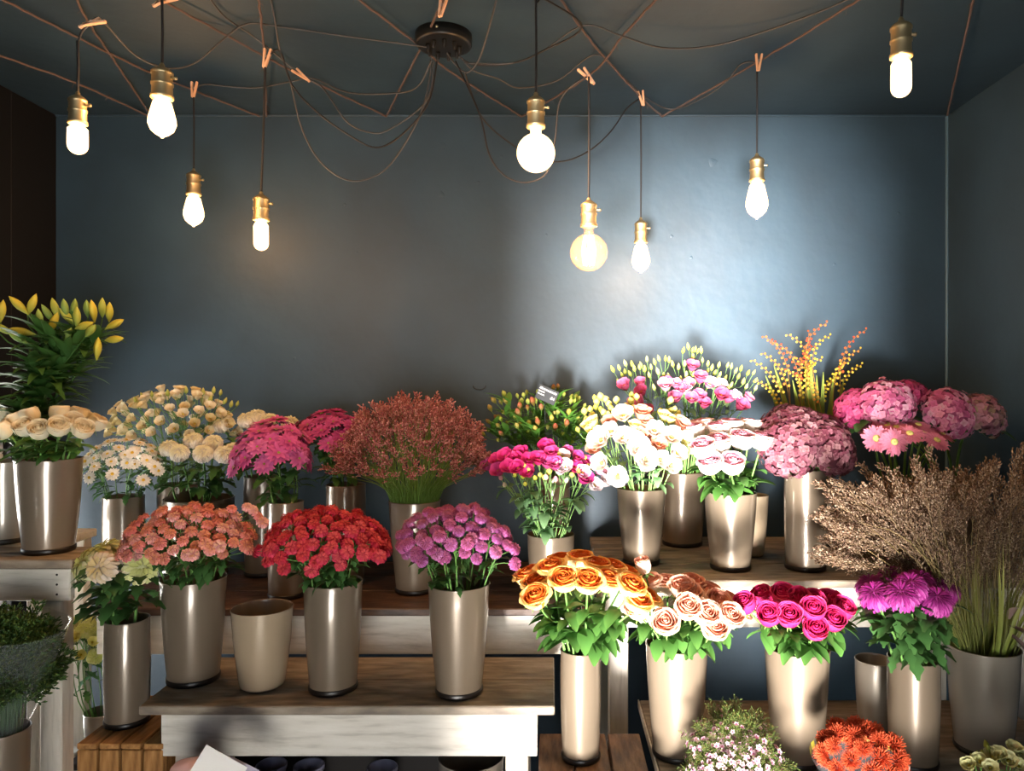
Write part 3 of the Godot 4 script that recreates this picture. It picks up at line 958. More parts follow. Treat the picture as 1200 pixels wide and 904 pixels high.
func leaves_on(t: Node3D, path: PackedVector3Array, n: int, kind: Array, origin: Vector3, sc := 1.0, lo := 0.12, hi := 0.75, out_y := -0.1, mat = null) -> void:
	for k in n:
		var f := rnd(lo, hi)
		var first := 2
		var idx := first + f * (path.size() - 1 - first)
		var i0 := int(idx)
		var p := path[i0].lerp(path[min(i0 + 1, path.size() - 1)], idx - i0)
		var a := rnd(0, TAU)
		var dir := Vector3(cos(a), out_y + rnd(-0.25, 0.5), sin(a))
		if dir.z < -0.3 and rng.randf() < 0.5:
			dir.z = -dir.z
		part(t, "leaf", kind[rng.randi() % kind.size()], mat if mat else M.leaf, along(dir, Vector3.UP, p - origin, sc * rnd(0.75, 1.2)))

# where a head seen at a pixel lies on the bunch's dome
func dome(px: float, py: float, b: Array, back := 0.0) -> Vector3:      # b = [cx, cy, rx, ry, depth, rz]
	var nx: float = (px - b[0]) / b[2]
	var ny: float = (b[1] - py) / b[3]
	var k: float = 1.0 - nx * nx - ny * ny
	var nz: float = sqrt(max(k, 0.0))
	return P(px, py, b[4] - b[5] * nz + back)

func head_dir(p: Vector3, id: String, up := 0.0, fwd := 0.15) -> Vector3:
	var m: Vector3 = V[id].mouth
	return ((p - m).normalized() + Vector3(0, up, fwd)).normalized()

# single stemmed flowers: rows of pixel positions, back row first; every flower is a thing of its own
func singles(id: String, b: Array, rows: Array, called: String, noun: String, where: String, cat: String, build: Callable, up := 0.0, fwd := 0.15, stem_r := 0.0026, leaf: Array = [], nleaf := 2, leaf_sc := 1.0, drop := 0.02, hi := 0.75) -> void:
	var names := ["front row,", "back row,"] if rows.size() == 2 else ["front row,", "middle row,", "back row,"]
	if rows.size() == 1:
		names = ["among"]
	for r in rows.size():
		var row: Array = rows[r]
		var order := range(row.size())
		order.sort_custom(func(i, j): return row[i][0] < row[j][0])
		for rank in row.size():
			var q: Array = row[order[rank]]
			var back: float = 0.05 * (rows.size() - 1 - r) if rows.size() > 1 else 0.0
			var h := dome(q[0], q[1], b, back + (q[2] if q.size() > 2 else 0.0))
			var dir := head_dir(h, id, up, fwd)
			if q.size() > 3:
				dir = q[3].normalized()
			h -= dir * drop
			var path := stem_path(id, h, dir)
			var o := path[0]
			var w: String = names[rows.size() - 1 - r]
			var label := "%s, %s, %s %s" % [noun, ORD[rank] if rank < row.size() - 1 else "rightmost", w, where]
			if rows.size() == 1:
				label = "%s, %s among %s" % [noun, ORD[rank] if rank < row.size() - 1 else "rightmost", where]
			if row.size() == 1:
				label = noun + " " + where
			var t := thing(called, label, cat, o, where)
			var loc := PackedVector3Array()
			for p in path:
				loc.append(p - o)
			part(t, "stem", stem_mesh(loc, stem_r * 1.15, stem_r), M.stem)
			if leaf and nleaf > 0:
				leaves_on(t, path, nleaf, leaf, o, leaf_sc, 0.12, hi)
			build.call(t, facing(dir, rnd(0, TAU), h - o), q)

func put_rose(t: Node3D, x: Transform3D, set_: Array, sc := 1.0, tone = null) -> void:
	var mat = tone if tone else M.petal
	var hd := part(t, "flower_head", set_[0], mat, x.scaled_local(Vector3.ONE * sc))
	for k in 5:
		var s := rnd(0.93, 1.05)
		part(hd, "petal", set_[1], mat, Transform3D(Basis(Vector3.UP, TAU * k / 5 + rnd(-0.12, 0.12)).scaled(Vector3(s, rnd(0.95, 1.04), s)), Vector3.ZERO))
	for k in 5:
		var s := rnd(0.92, 1.06)
		part(hd, "petal", set_[2], mat, Transform3D(Basis(Vector3.UP, TAU * (k + 0.5) / 5 + rnd(-0.15, 0.15)).scaled(Vector3(s, rnd(0.9, 1.03), s)), Vector3.ZERO))
	part(hd, "sepals", G.sepals, M.leaf)

func tone(key: String, col: String) -> StandardMaterial3D:
	return leafy("petal_" + key, col, 0.55, 0.28)

func fib(n: int, k: int, ymin: float) -> Vector3:
	var y := 1.0 - (1.0 - ymin) * (k + 0.5) / n
	var r := sqrt(max(0.0, 1.0 - y * y))
	var a := k * 2.399963
	return Vector3(r * cos(a), y, r * sin(a))

# a bunch of branching stems with many heads: ONE thing; its stems, heads and leaves are parts
# heads: array of [position, direction, mesh, material, part name, sub mesh, sub material]
func spray(called: String, label: String, cat: String, id: String, heads: Array, mains: int, stem_r: float, ped_r: float, leaf: Array, nleaf: int, leaf_sc := 1.0, lo := 0.1, hi := 0.75, frac := 0.62, stem_col := "5f8a45", sub_name := "flower_center", out_y := -0.1) -> Node3D:
	var o: Vector3 = V[id].floor + Vector3(0, 0.004, 0)
	var t := thing(called, label, cat, o)
	# main stems run to spread-out heads
	var tops := []
	var step: float = max(1.0, float(heads.size()) / mains)
	for k in min(mains, heads.size()):
		tops.append(heads[int(k * step)])
	var paths := []
	var tubes := []
	for h in tops:
		var pth := stem_path(id, h[0], h[1])
		paths.append(pth)
		var mb := MB.new()
		var loc := PackedVector3Array()
		for p in pth:
			loc.append(p - o)
		mb.tube(loc, stem_r, ped_r * 1.1, 5, L(stem_col))
		tubes.append(mb)
	for h in heads:
		if tops.has(h):
			continue
		var best := 0
		var bd := 1e9
		for k in tops.size():
			var dd: float = (tops[k][0] - h[0]).length()
			if dd < bd:
				bd = dd
				best = k
		var pth: PackedVector3Array = paths[best]
		var idx := 2 + int((pth.size() - 3) * clamp(frac + rnd(-0.15, 0.15), 0.1, 0.95))
		var a := pth[idx]
		var ln := a.distance_to(h[0])
		var tan := (pth[idx] - pth[idx - 1]).normalized()
		var loc := PackedVector3Array()
		for p in bez(a, a + tan * ln * 0.4, h[0] - h[1] * ln * 0.35, h[0], 5):
			loc.append(p - o)
		tubes[best].tube(loc, ped_r, ped_r * 0.85, 4, L(stem_col))
	for mb in tubes:
		part(t, "stem", mb.done(), M.stem)
	for h in heads:
		var x := facing(h[1], rnd(0, TAU), h[0] - o, h[7] if h.size() > 7 else rnd(0.88, 1.1))
		var hd := part(t, h[4], h[2], h[3], x)
		if h.size() > 5 and h[5] != null:
			part(hd, sub_name, h[5], h[6])
	for k in nleaf:
		leaves_on(t, paths[k % paths.size()], 1, leaf, o, leaf_sc, lo, hi, out_y)
	return t

# heads over an ellipsoid dome; b = [cx, cy, rx, ry, depth, rz]
func dome_heads(id: String, b: Array, n: int, ymin: float, meshes: Array, tones: Array, nm := "flower_head", sub = null, subm = null, up := 0.35, jit := 0.12, fwd := 0.1) -> Array:
	var out := []
	var c := P(b[0], b[1], b[4])
	var R := Vector3(b[2] * b[4] / F, b[3] * b[4] / F, b[5])
	for k in n:
		var u := fib(n, k, ymin)
		var rr := rnd(1.0 - jit, 1.0 + jit * 0.4)
		var p := c + Vector3(u.x * R.x, u.y * R.y, u.z * R.z) * rr
		var dir := (Vector3(u.x, u.y + up, u.z + fwd) + Vector3(rnd(-0.2, 0.2), rnd(-0.15, 0.15), rnd(-0.2, 0.2))).normalized()
		out.append([p, dir, meshes[rng.randi() % meshes.size()], tones[rng.randi() % tones.size()], nm, sub, subm])
	return out

func px_heads(id: String, b: Array, pts: Array, meshes: Array, tones: Array, nm := "flower_head", up := 0.1, fwd := 0.25, back := 0.0, sc := 1.0, zoom := []) -> Array:
	var out := []
	for q in pts:
		var x: float = q[0]
		var y: float = q[1]
		if zoom:
			x = zoom[0] + q[0] / zoom[2]
			y = zoom[1] + q[1] / zoom[2]
		var p := dome(x, y, b, back + rnd(-0.015, 0.015))
		var dir := (head_dir(p, id, up, fwd) + Vector3(rnd(-0.2, 0.2), rnd(-0.15, 0.15), rnd(-0.1, 0.2))).normalized()
		out.append([p, dir, meshes[rng.randi() % meshes.size()], tones[rng.randi() % tones.size()], nm, null, null, sc * rnd(0.88, 1.1)])
	return out

func flowers() -> void:
	rng.seed = 99
	var petal: Material = M.petal
	# --- roses, every one a thing
	singles("orange", [682, 722, 72, 66, 1.76, 0.12], [[[657, 660], [680, 658], [699, 666], [716, 668], [733, 674]], [[620, 677], [629, 685], [646, 669], [712, 683]], [[629, 702], [661, 682], [689, 684], [739, 689], [746, 706], [756, 703, 0.02]]],
		"rose", "orange hearted yellow rose", "in the white cylinder vase", "rose", func(t, x, _q): put_rose(t, x, G.rose_orange, 0.98), 0.8, 0.3, 0.0026, G.leaf_rose, 9, 1.15, 0.02)
	singles("peach", [806, 742, 72, 62, 1.79, 0.13], [[[781, 688], [811, 687], [831, 699], [852, 710], [864, 719]], [[762, 687], [799, 692], [808, 700], [840, 708]], [[748, 715], [780, 732], [806, 714], [827, 722], [836, 737], [854, 724]]],
		"rose", "pale peach rose", "white tapered vase beside the cylinder", "rose", func(t, x, _q): put_rose(t, x, G.rose_peach, 1.04), 0.75, 0.3, 0.0025, G.leaf_rose, 8, 1.15, 0.02)
	singles("pink", [932, 745, 68, 56, 1.75, 0.12], [[[894, 699], [918, 698], [936, 703], [952, 706], [972, 705]], [[873, 708], [901, 721], [925, 722], [952, 715], [987, 714], [976, 727], [955, 737]]],
		"rose", "hot pink rose", "cream lit vase on the low shelf", "rose", func(t, x, _q): put_rose(t, x, G.rose_pink, 1.0), 0.6, 0.3, 0.0025, G.leaf_rose, 7, 1.2, 0.022)
	singles("whiterose", [850, 545, 62, 50, 2.2, 0.12], [[[822, 501], [843, 505], [857, 501], [879, 501]], [[812, 507], [842, 521], [869, 517], [893, 518]], [[824, 527], [832, 545], [858, 545]]],
		"rose", "pink tipped white rose", "sunlit vase on the upper bench", "rose", func(t, x, _q): put_rose(t, x, G.rose_white, 0.95), 1.3, 0.25, 0.003, G.leaf_rose, 6, 1.3, 0.026, 0.5)
	singles("cream", [57, 525, 68, 42, 1.97, 0.13], [[[5, 490], [17, 494], [35, 487], [70, 484], [93, 486], [113, 495]], [[2, 505], [29, 501], [46, 504], [69, 500], [85, 495], [97, 503]]],
		"rose", "cream rose half open", "vase on the left table", "rose", func(t, x, _q): put_rose(t, x, G.rose_cream, 0.98), 0.3, 0.2, 0.0026, G.leaf_rose, 5, 1.1, 0.024, 0.6)
	# the lone bud standing above the peach roses
	var build_1 := func(t, x, _q):
		part(t, "flower_head", G.rose_peach[0], petal, x.scaled_local(Vector3(0.72, 1.0, 0.72)))
		for k in 4:
			part(t, "petal", G.rose_peach[1], petal, x.scaled_local(Vector3(0.7, 0.95, 0.7)) * Transform3D(Basis(Vector3.UP, TAU * k / 4), Vector3.ZERO))
		part(t, "sepals", G.sepals, M.leaf, x)
	singles("peach", [800, 742, 80, 80, 1.8, 0.05], [[[754, 664]]], "rose_bud", "single pale pink rosebud standing tall", "between the orange and peach roses", "rose", build_1, 0.4, 0.0, 0.0022, G.leaf_rose, 1, 0.7, 0.02, 0.5)
	# --- big chrysanthemums
	singles("whitemum", [236, 545, 50, 38, 2.38, 0.11], [[[226, 512], [250, 515]], [[196, 521], [209, 527], [238, 528], [263, 529], [275, 525]]],
		"chrysanthemum", "round creamy white pompon chrysanthemum", "behind the salmon flowers", "chrysanthemum", func(t, x, _q): part(t, "flower_head", G.mum_white[rng.randi() % 3], petal, x), 0.7, 0.25, 0.003, G.leaf_mum, 9, 1.2, 0.012)
	singles("whitemum_back", [296, 520, 60, 38, 2.5, 0.1], [[[258, 494], [288, 488], [300, 484], [316, 489], [341, 492]]],
		"chrysanthemum", "round creamy white pompon chrysanthemum", "behind the pink daisy bunch", "chrysanthemum", func(t, x, _q): part(t, "flower_head", G.mum_white[rng.randi() % 3], petal, x), 0.7, 0.25, 0.003, G.leaf_mum, 9, 1.2, 0.012)
	singles("bigpurple", [1064, 706, 56, 38, 1.78, 0.11], [[[1018, 680], [1046, 669], [1078, 675], [1110, 684]], [[1024, 692], [1056, 692], [1067, 681], [1099, 698]]],
		"chrysanthemum", "large shaggy purple chrysanthemum", "cylinder beside the brown grasses", "chrysanthemum", func(t, x, _q): part(t, "flower_head", G.mum_big[rng.randi() % 3], petal, x), 0.55, 0.3, 0.0032, G.leaf_mum, 12, 1.35, 0.012)
	var gm := [[95, 659, 0.02, Vector3(-0.8, 0.5, 0.4)], [113, 665, -0.03, Vector3(-0.25, 0.25, 0.95)], [120, 641, 0.04, Vector3(-0.4, 0.9, 0.1)], [168, 664, 0.03, Vector3(0.5, 0.3, 0.6)]]
	var build_2 := func(t, x, q):
		part(t, "flower_head", G.mum_cream if q[0] == 113 else G.mum_green[int(q[0]) % 3], petal, x.scaled_local(Vector3.ONE * (0.9 if q[0] == 113 else 1.0)))
	singles("greenmum", [140, 690, 55, 60, 1.86, 0.06], [gm], "chrysanthemum", "pale green and cream chrysanthemum", "the four blooms above the crate", "chrysanthemum", build_2, 0.3, 0.2, 0.0033, G.leaf_mum, 18, 1.35, 0.01, 0.8)
	# --- gerberas
	var build_g := func(t, x, _q):
		var hd := part(t, "flower_head", G.gerbera[rng.randi() % 3], petal, x)
		part(hd, "flower_center", G.disc_gerbera, petal, Transform3D(Basis(), Vector3(0, 0.003, 0)))
	singles("gerbera", [1062, 530, 62, 44, 2.24, 0.13], [[[1021, 502], [1040, 498], [1051, 501], [1076, 498], [1084, 506], [1104, 508]], [[1027, 514, -0.02, Vector3(-0.25, 0.2, 1)], [1048, 518, -0.03, Vector3(-0.1, 0.2, 1)], [1066, 508], [1098, 516]]],
		"gerbera", "pink gerbera with a yellow green centre", "behind the brown grasses", "gerbera", build_g, 0.55, 0.35, 0.0036, G.leaf_dark, 0, 0.8, 0.004)
	# --- hydrangeas
	var hp := [[998, 473, 0.02, Vector3(-0.6, 0.5, 0.5), "d"], [1040, 466, -0.02, Vector3(-0.2, 0.7, 0.7), "p"], [1067, 455, 0.12, Vector3(0.1, 0.8, 0.2), "d"], [1120, 478, -0.02, Vector3(0.2, 0.6, 0.75), "p"], [1160, 480, -0.02, Vector3(0.5, 0.6, 0.4), "m"]]
	var build_3 := func(t, x, q):
		part(t, "flower_head", G.hyd_deep if q[4] == "d" else (G.hyd_mauve if q[4] == "m" else G.hyd_pink), petal, x)
		var a := Vector3(rnd(-1, 1), -0.2, 0.6)
		for k in 3:
			part(t, "leaf", G.leaf_dark[k], M.leaf, along(Vector3(cos(k * 2.1 + 0.6), -0.15, sin(k * 2.1 + 0.6)), Vector3.UP, x.origin - x.basis.y * 0.05, 1.5))
	singles("hydrangea", [1090, 500, 110, 90, 2.3, 0.05], [hp], "hydrangea", "round pink hydrangea head", "the right corner hydrangeas", "hydrangea", build_3, 0.4, 0.3, 0.004, [], 0, 1.2, 0.03)
	var hb := [[906, 491, 0.06, Vector3(-0.6, 0.7, 0.1), "a"], [934, 488, 0.03, Vector3(-0.1, 0.9, 0.4), "b"], [965, 492, 0.06, Vector3(0.25, 0.9, 0.1), "a"], [922, 522, -0.05, Vector3(-0.45, 0.4, 0.9), "b"], [984, 520, -0.04, Vector3(0.5, 0.5, 0.8), "b"], [958, 506, 0.0, Vector3(0.1, 0.8, 0.6), "b"]]
	var build_4 := func(t, x, q):
		part(t, "flower_head", G.hyd_burg if q[4] == "a" else G.hyd_burg2, petal, x)
		part(t, "leaf", G.leaf_dark[0], M.leaf, along(Vector3(rnd(-0.5, 0.5), -0.3, 0.8), Vector3.UP, x.origin - x.basis.y * 0.05, 0.8))
	singles("burgundy", [945, 530, 85, 70, 2.25, 0.05], [hb], "hydrangea", "dusky burgundy hydrangea head", "the burgundy upper bench hydrangeas", "hydrangea", build_4, 0.4, 0.3, 0.004, [], 0, 1.0, 0.035)
	# --- spray chrysanthemums: bunches
	var sal := [petal, tone("salmon_b", "ffe6d0"), tone("salmon_c", "ffd8d2")]
	var hs := dome_heads("salmon", [222, 652, 78, 61, 1.87, 0.13], 112, 0.15, G.mum_salmon, sal, "flower_head", G.disc_green, tone("tiny", "ffffff"), 0.4)
	hs += px_heads("salmon", [222, 652, 92, 66, 1.87, 0.13], [[226, 650], [241, 637], [248, 641], [257, 640], [181, 655], [148, 652], [272, 596], [290, 594], [297, 598], [303, 605], [308, 612]], G.mum_salmon, sal)
	for h in hs:
		h[5] = null
	spray("chrysanthemum_bunch", "bunch of salmon pink spray chrysanthemums in the left tapered vase", "chrysanthemum bunch", "salmon", hs, 14, 0.0026, 0.0011, G.leaf_mum, 120, 0.85, 0.02, 0.75)
	var redt := [petal, tone("red_b", "ffdcdc"), tone("red_c", "ffe8e0")]
	var hr := dome_heads("red", [381, 652, 76, 56, 1.84, 0.13], 92, 0.1, G.mum_red, redt, "flower_head", null, null, 0.35)
	hr += px_heads("red", [381, 660, 80, 66, 1.84, 0.13], [[388, 641], [407, 647], [378, 654], [365, 668], [332, 666], [312, 658], [426, 650], [445, 652], [399, 662], [355, 640]], G.mum_red, redt)
	spray("chrysanthemum_bunch", "bunch of bright red spray chrysanthemums in the middle tapered vase", "chrysanthemum bunch", "red", hr, 14, 0.0026, 0.0011, G.leaf_mum, 110, 0.85, 0.02, 0.65)
	var purt := [petal, tone("purple_b", "f4e4ff"), tone("purple_c", "ffe4f4")]
	var hu := dome_heads("purple", [534, 650, 71, 56, 1.86, 0.13], 84, 0.08, G.mum_button, purt, "flower_head", null, null, 0.4)
	hu += px_heads("purple", [534, 660, 76, 66, 1.86, 0.13], [[488, 652], [512, 649], [528, 638], [548, 637], [500, 637], [472, 641], [493, 632], [604, 661]], G.mum_button, purt, "flower_head", 0.0, 0.5)
	spray("chrysanthemum_bunch", "bunch of purple pink button chrysanthemums in the right tapered vase", "chrysanthemum bunch", "purple", hu, 16, 0.0028, 0.0013, G.leaf_mum, 90, 0.75, 0.02, 0.6)
	var hk := dome_heads("pinkdaisy", [318, 545, 44, 52, 2.3, 0.11], 36, 0.0, G.daisy_pink, [petal, tone("dp_b", "ffe0f0")], "flower_head", G.disc_green, tone("tiny", "ffffff"), 0.3)
	spray("chrysanthemum_bunch", "bunch of pink daisy chrysanthemums in the slim vase behind the salmon ones", "chrysanthemum bunch", "pinkdaisy", hk, 10, 0.0026, 0.0013, G.leaf_mum, 60, 1.1, 0.05, 0.7)
	var hm := dome_heads("magenta", [388, 530, 48, 50, 2.5, 0.11], 40, 0.1, G.daisy_pink, [tone("mg_a", "f0c8dc"), tone("mg_b", "e8b0cc")], "flower_head", G.disc_green, tone("tiny", "ffffff"), 0.4)
	spray("chrysanthemum_bunch", "bunch of deep magenta daisy chrysanthemums behind the russet sea lavender", "chrysanthemum bunch", "magenta", hm, 10, 0.0026, 0.0013, G.leaf_mum, 50, 1.1, 0.05, 0.7)
	var hw := dome_heads("daisy", [144, 552, 46, 40, 2.4, 0.11], 44, 0.15, G.daisy_white, [petal], "flower_head", G.disc_yellow, tone("tiny", "ffffff"), 0.5)
	hw += px_heads("daisy", [144, 560, 60, 50, 2.4, 0.12], [[149, 543], [168, 563], [100, 541], [172, 540], [181, 547], [132, 556], [186, 552], [155, 531], [105, 560]], G.daisy_white, [petal], "flower_head", 0.0, 0.6)
	for h in hw:
		h[5] = G.disc_yellow
		h[6] = M.petal
	spray("daisy_bunch", "bunch of small white daisies with yellow centres in the cylinder vase", "daisy bunch", "daisy", hw, 12, 0.0022, 0.0009, G.leaf_mum, 70, 0.75, 0.05, 0.8)
	# --- white lisianthus behind the daisies (own vase hidden behind them)
	vase("creamlis", 186, 232, 570, 678, H_MB, 0.85, "dark taupe vase hidden behind white daisies and white pompons")
	var cb := [203, 512, 72, 52, 2.5, 0.09]
	var hc := dome_heads("creamlis", cb, 84, 0.0, G.lis_cream, [petal, tone("cl_b", "f4ecd0")], "flower_head", null, null, 0.3, 0.15, 0.4)
	hc += px_heads("creamlis", cb, [[168, 468], [178, 466], [197, 465], [215, 459], [218, 462], [238, 464], [250, 462], [258, 464], [270, 478], [277, 477], [146, 483], [160, 473], [190, 470], [245, 472], [262, 474]], G.bud_green, [tone("cl_b", "f4ecd0")], "bud", 0.8, 0.0)
	spray("lisianthus_bunch", "bunch of creamy white lisianthus behind the small white daisies", "lisianthus bunch", "creamlis", hc, 12, 0.0022, 0.001, G.leaf_lis, 50, 1.0)
	# --- hot pink lisianthus
	var pb := [638, 572, 70, 50, 2.28, 0.12]
	var hl := px_heads("pinklis", pb, [[577, 551], [586, 545], [598, 553], [596, 540], [613, 538], [605, 545], [622, 558], [639, 531], [631, 545], [641, 549], [652, 551], [665, 535], [674, 540], [673, 553], [681, 566], [684, 547], [620, 545], [648, 538], [588, 556], [610, 553]], G.lis_pink, [petal, tone("lp_b", "ffd0e8")], "flower_head", 0.1, 0.25, 0.0, 1.2)
	hl += px_heads("pinklis", pb, [[658, 540], [662, 551], [692, 573], [699, 556], [704, 570], [655, 556], [680, 558]], G.lis_pale, [petal], "flower_head", 0.1, 0.25, 0.0, 1.15)
	hl += px_heads("pinklis", pb, [[592, 571], [663, 566], [640, 562], [588, 563], [651, 565]], G.bud_pink, [petal], "bud", 0.6)
	hl += px_heads("pinklis", pb, [[615, 549], [620, 553], [625, 548], [604, 560], [613, 562], [633, 535], [647, 533], [654, 538], [633, 560], [638, 563], [606, 543], [622, 540], [688, 549], [692, 552], [678, 556], [628, 563], [616, 570], [644, 557], [670, 560], [684, 540]], G.bud_yellow, [tone("lb", "f0f4d0")], "bud", 0.8)
	spray("lisianthus_bunch", "bunch of hot pink lisianthus with green buds behind the orange roses", "lisianthus bunch", "pinklis", hl, 22, 0.0022, 0.001, G.leaf_lis, 95, 1.05, 0.05, 0.75, 0.75, "7fa862")
	# --- white and yellow lisianthus
	var yb := [742, 545, 66, 78, 2.27, 0.13]
	var zm := [670, 460, 6.957]
	var hy := px_heads("yellowlis", yb, [[430, 230], [270, 420], [430, 400], [545, 480], [270, 590], [375, 680], [590, 560], [660, 345], [800, 400], [820, 525], [790, 600], [620, 590], [500, 420], [340, 350], [700, 560]], G.lis_white, [petal], "flower_head", 0.0, 0.5, 0.0, 1.25, zm)
	hy += px_heads("yellowlis", yb, [[320, 290], [560, 230], [700, 460], [600, 290], [210, 490], [640, 420], [850, 310], [550, 400]], G.lis_peach, [petal], "flower_head", 0.1, 0.3, 0.02, 1.2, zm)
	hy += px_heads("yellowlis", yb, [[505, 310], [150, 310], [180, 350], [200, 290], [790, 260], [740, 230], [910, 440], [960, 500]], G.lis_yellow, [petal], "flower_head", 0.3, 0.2, 0.01, 1.15, zm)
	hy += px_heads("yellowlis", yb, [[190, 70], [245, 70], [295, 95], [200, 150], [110, 190], [240, 170], [330, 160], [370, 180], [440, 150], [490, 110], [485, 50], [365, 100], [530, 70], [790, 100], [720, 190], [770, 200], [830, 170], [860, 200], [820, 260], [760, 250], [870, 380], [900, 400], [130, 260], [60, 330], [180, 210], [300, 220], [500, 160], [420, 170], [270, 200], [160, 170], [310, 130], [215, 110], [845, 230], [795, 180]], G.bud_yellow, [petal], "bud", 0.8, 0.0, 0.03, 1.2, zm)
	spray("lisianthus_bunch", "bunch of white and yellow lisianthus in the sunlit tapered vase", "lisianthus bunch", "yellowlis", hy, 26, 0.0024, 0.001, G.leaf_lis, 40, 0.85, 0.05, 0.45, 0.7, "86b066")
	# --- pink lisianthus with many buds
	var bb := [803, 500, 90, 95, 2.5, 0.1]
	var z2 := [700, 400, 6.0]
	var hbd := px_heads("budlis", bb, [[660, 210], [205, 340], [310, 320], [325, 380], [310, 450], [490, 330], [550, 330], [590, 365], [555, 430], [365, 510], [720, 295], [700, 420], [745, 470], [860, 410], [985, 480], [905, 430], [1030, 430], [640, 330], [280, 460], [660, 430]], G.lis_rose, [petal, tone("lr_b", "ffd0e0")], "flower_head", 0.0, 0.35, 0.0, 1.15, z2)
	hbd += px_heads("budlis", bb, [[775, 325], [855, 330], [950, 410], [620, 370], [480, 350]], G.lis_pale, [petal], "flower_head", 0.1, 0.4, 0.0, 1.15, z2)
	hbd += px_heads("budlis", bb, [[120, 222], [160, 210], [200, 240], [240, 250], [250, 185], [265, 215], [205, 180], [315, 190], [335, 220], [350, 150], [380, 205], [410, 170], [440, 145], [480, 145], [505, 155], [435, 240], [535, 185], [570, 205], [615, 180], [600, 90], [645, 65], [665, 85], [680, 80], [700, 90], [732, 90], [675, 140], [740, 155], [775, 180], [770, 230], [800, 210], [815, 245], [850, 190], [855, 255], [910, 190], [940, 200], [965, 230], [1005, 215], [1050, 245], [1090, 240], [985, 270], [1100, 295], [1105, 350], [1060, 395], [910, 350], [890, 280], [840, 290], [160, 305], [370, 260], [470, 260], [505, 270], [585, 290], [625, 260], [670, 255], [680, 310], [500, 350], [750, 385], [405, 350], [300, 205], [185, 260], [1040, 340], [1020, 310], [930, 330]], G.bud_green, [petal, tone("bg_b", "f4f0c8")], "bud", 0.5, 0.0, 0.02, 1.0, z2)
	spray("lisianthus_bunch", "tall bunch of dusky pink lisianthus with many green buds, behind white roses", "lisianthus bunch", "budlis", hbd, 26, 0.0022, 0.0009, G.leaf_lis, 80, 1.0, 0.3, 0.8, 0.72, "6f9a52")
	# --- alstroemeria, mostly in bud
	var ab := [640, 520, 74, 62, 2.5, 0.13]
	var ha := dome_heads("alstro", ab, 80, 0.05, [G.bud_alstro[2], G.bud_alstro[2], G.bud_alstro[1], G.bud_alstro[0]], [petal, tone("al_b", "e0f0c0")], "bud", null, null, 0.5, 0.2, 0.25)
	var z3 := [560, 430, 6.957]
	ha += px_heads("alstro", ab, [[240, 310], [350, 350], [340, 410], [460, 320], [410, 310], [605, 450], [470, 535], [630, 525], [330, 510], [520, 360], [740, 400], [715, 495], [645, 395], [500, 480], [430, 490], [150, 300], [115, 370], [225, 255]], G.bud_alstro, [petal, tone("al_c", "ffe0d8")], "bud", 0.4, 0.3, -0.01, 1.25, z3)
	spray("alstroemeria_bunch", "bunch of green alstroemeria in red tipped bud around the chalk tag", "alstroemeria bunch", "alstro", ha, 26, 0.0023, 0.001, G.leaf_alstro, 290, 1.35, 0.5, 1.0, 0.8, "5c8a3c", "flower_center", 0.5)
	lilies()
	sea_lavender()
	berries()
	grasses()

func lilies() -> void:
	var b := [60, 460, 100, 120, 2.09, 0.11]
	var hs := []
	for q in [[23, 359, -35, 1], [37, 358, 25, 1], [28, 389, -75, 1], [20, 396, -60, 2], [55, 366, -20, 2], [65, 362, -15, 0], [62, 380, 25, 1], [76, 360, 5, 2], [87, 360, 15, 2], [79, 372, -30, 0], [90, 372, 10, 0], [102, 361, 12, 2], [109, 366, 4, 1], [79, 392, 40, 2], [98, 382, 75, 1], [106, 388, 55, 0], [120, 361, 15, 0], [128, 367, 20, 1], [133, 381, 65, 1], [114, 410, 10, 1], [133, 398, 85, 1], [2, 366, 10, 1], [4, 386, -60, 0], [46, 372, 5, 2], [-8, 378, -20, 1]]:
		var a := deg_to_rad(q[2])
		var dir := Vector3(sin(a), cos(a), 0.25 + rnd(-0.2, 0.3)).normalized()
		var p := dome(q[0], q[1], b, rnd(-0.02, 0.03)) - dir * 0.03
		hs.append([p, dir, G.bud_lily[q[3]], M.petal, "bud", null, null, 1.0])
	var t := spray("lily_bunch", "tall bunch of budded yellow green lilies above the cream roses", "lily bunch", "lily", hs, 11, 0.0038, 0.0022, G.leaf_lance, 270, 0.95, 0.05, 0.93, 0.8, "3f6030", "flower_center", 0.45)
	t.set_meta("label", "tall bunch of budded yellow green lilies above the cream roses")

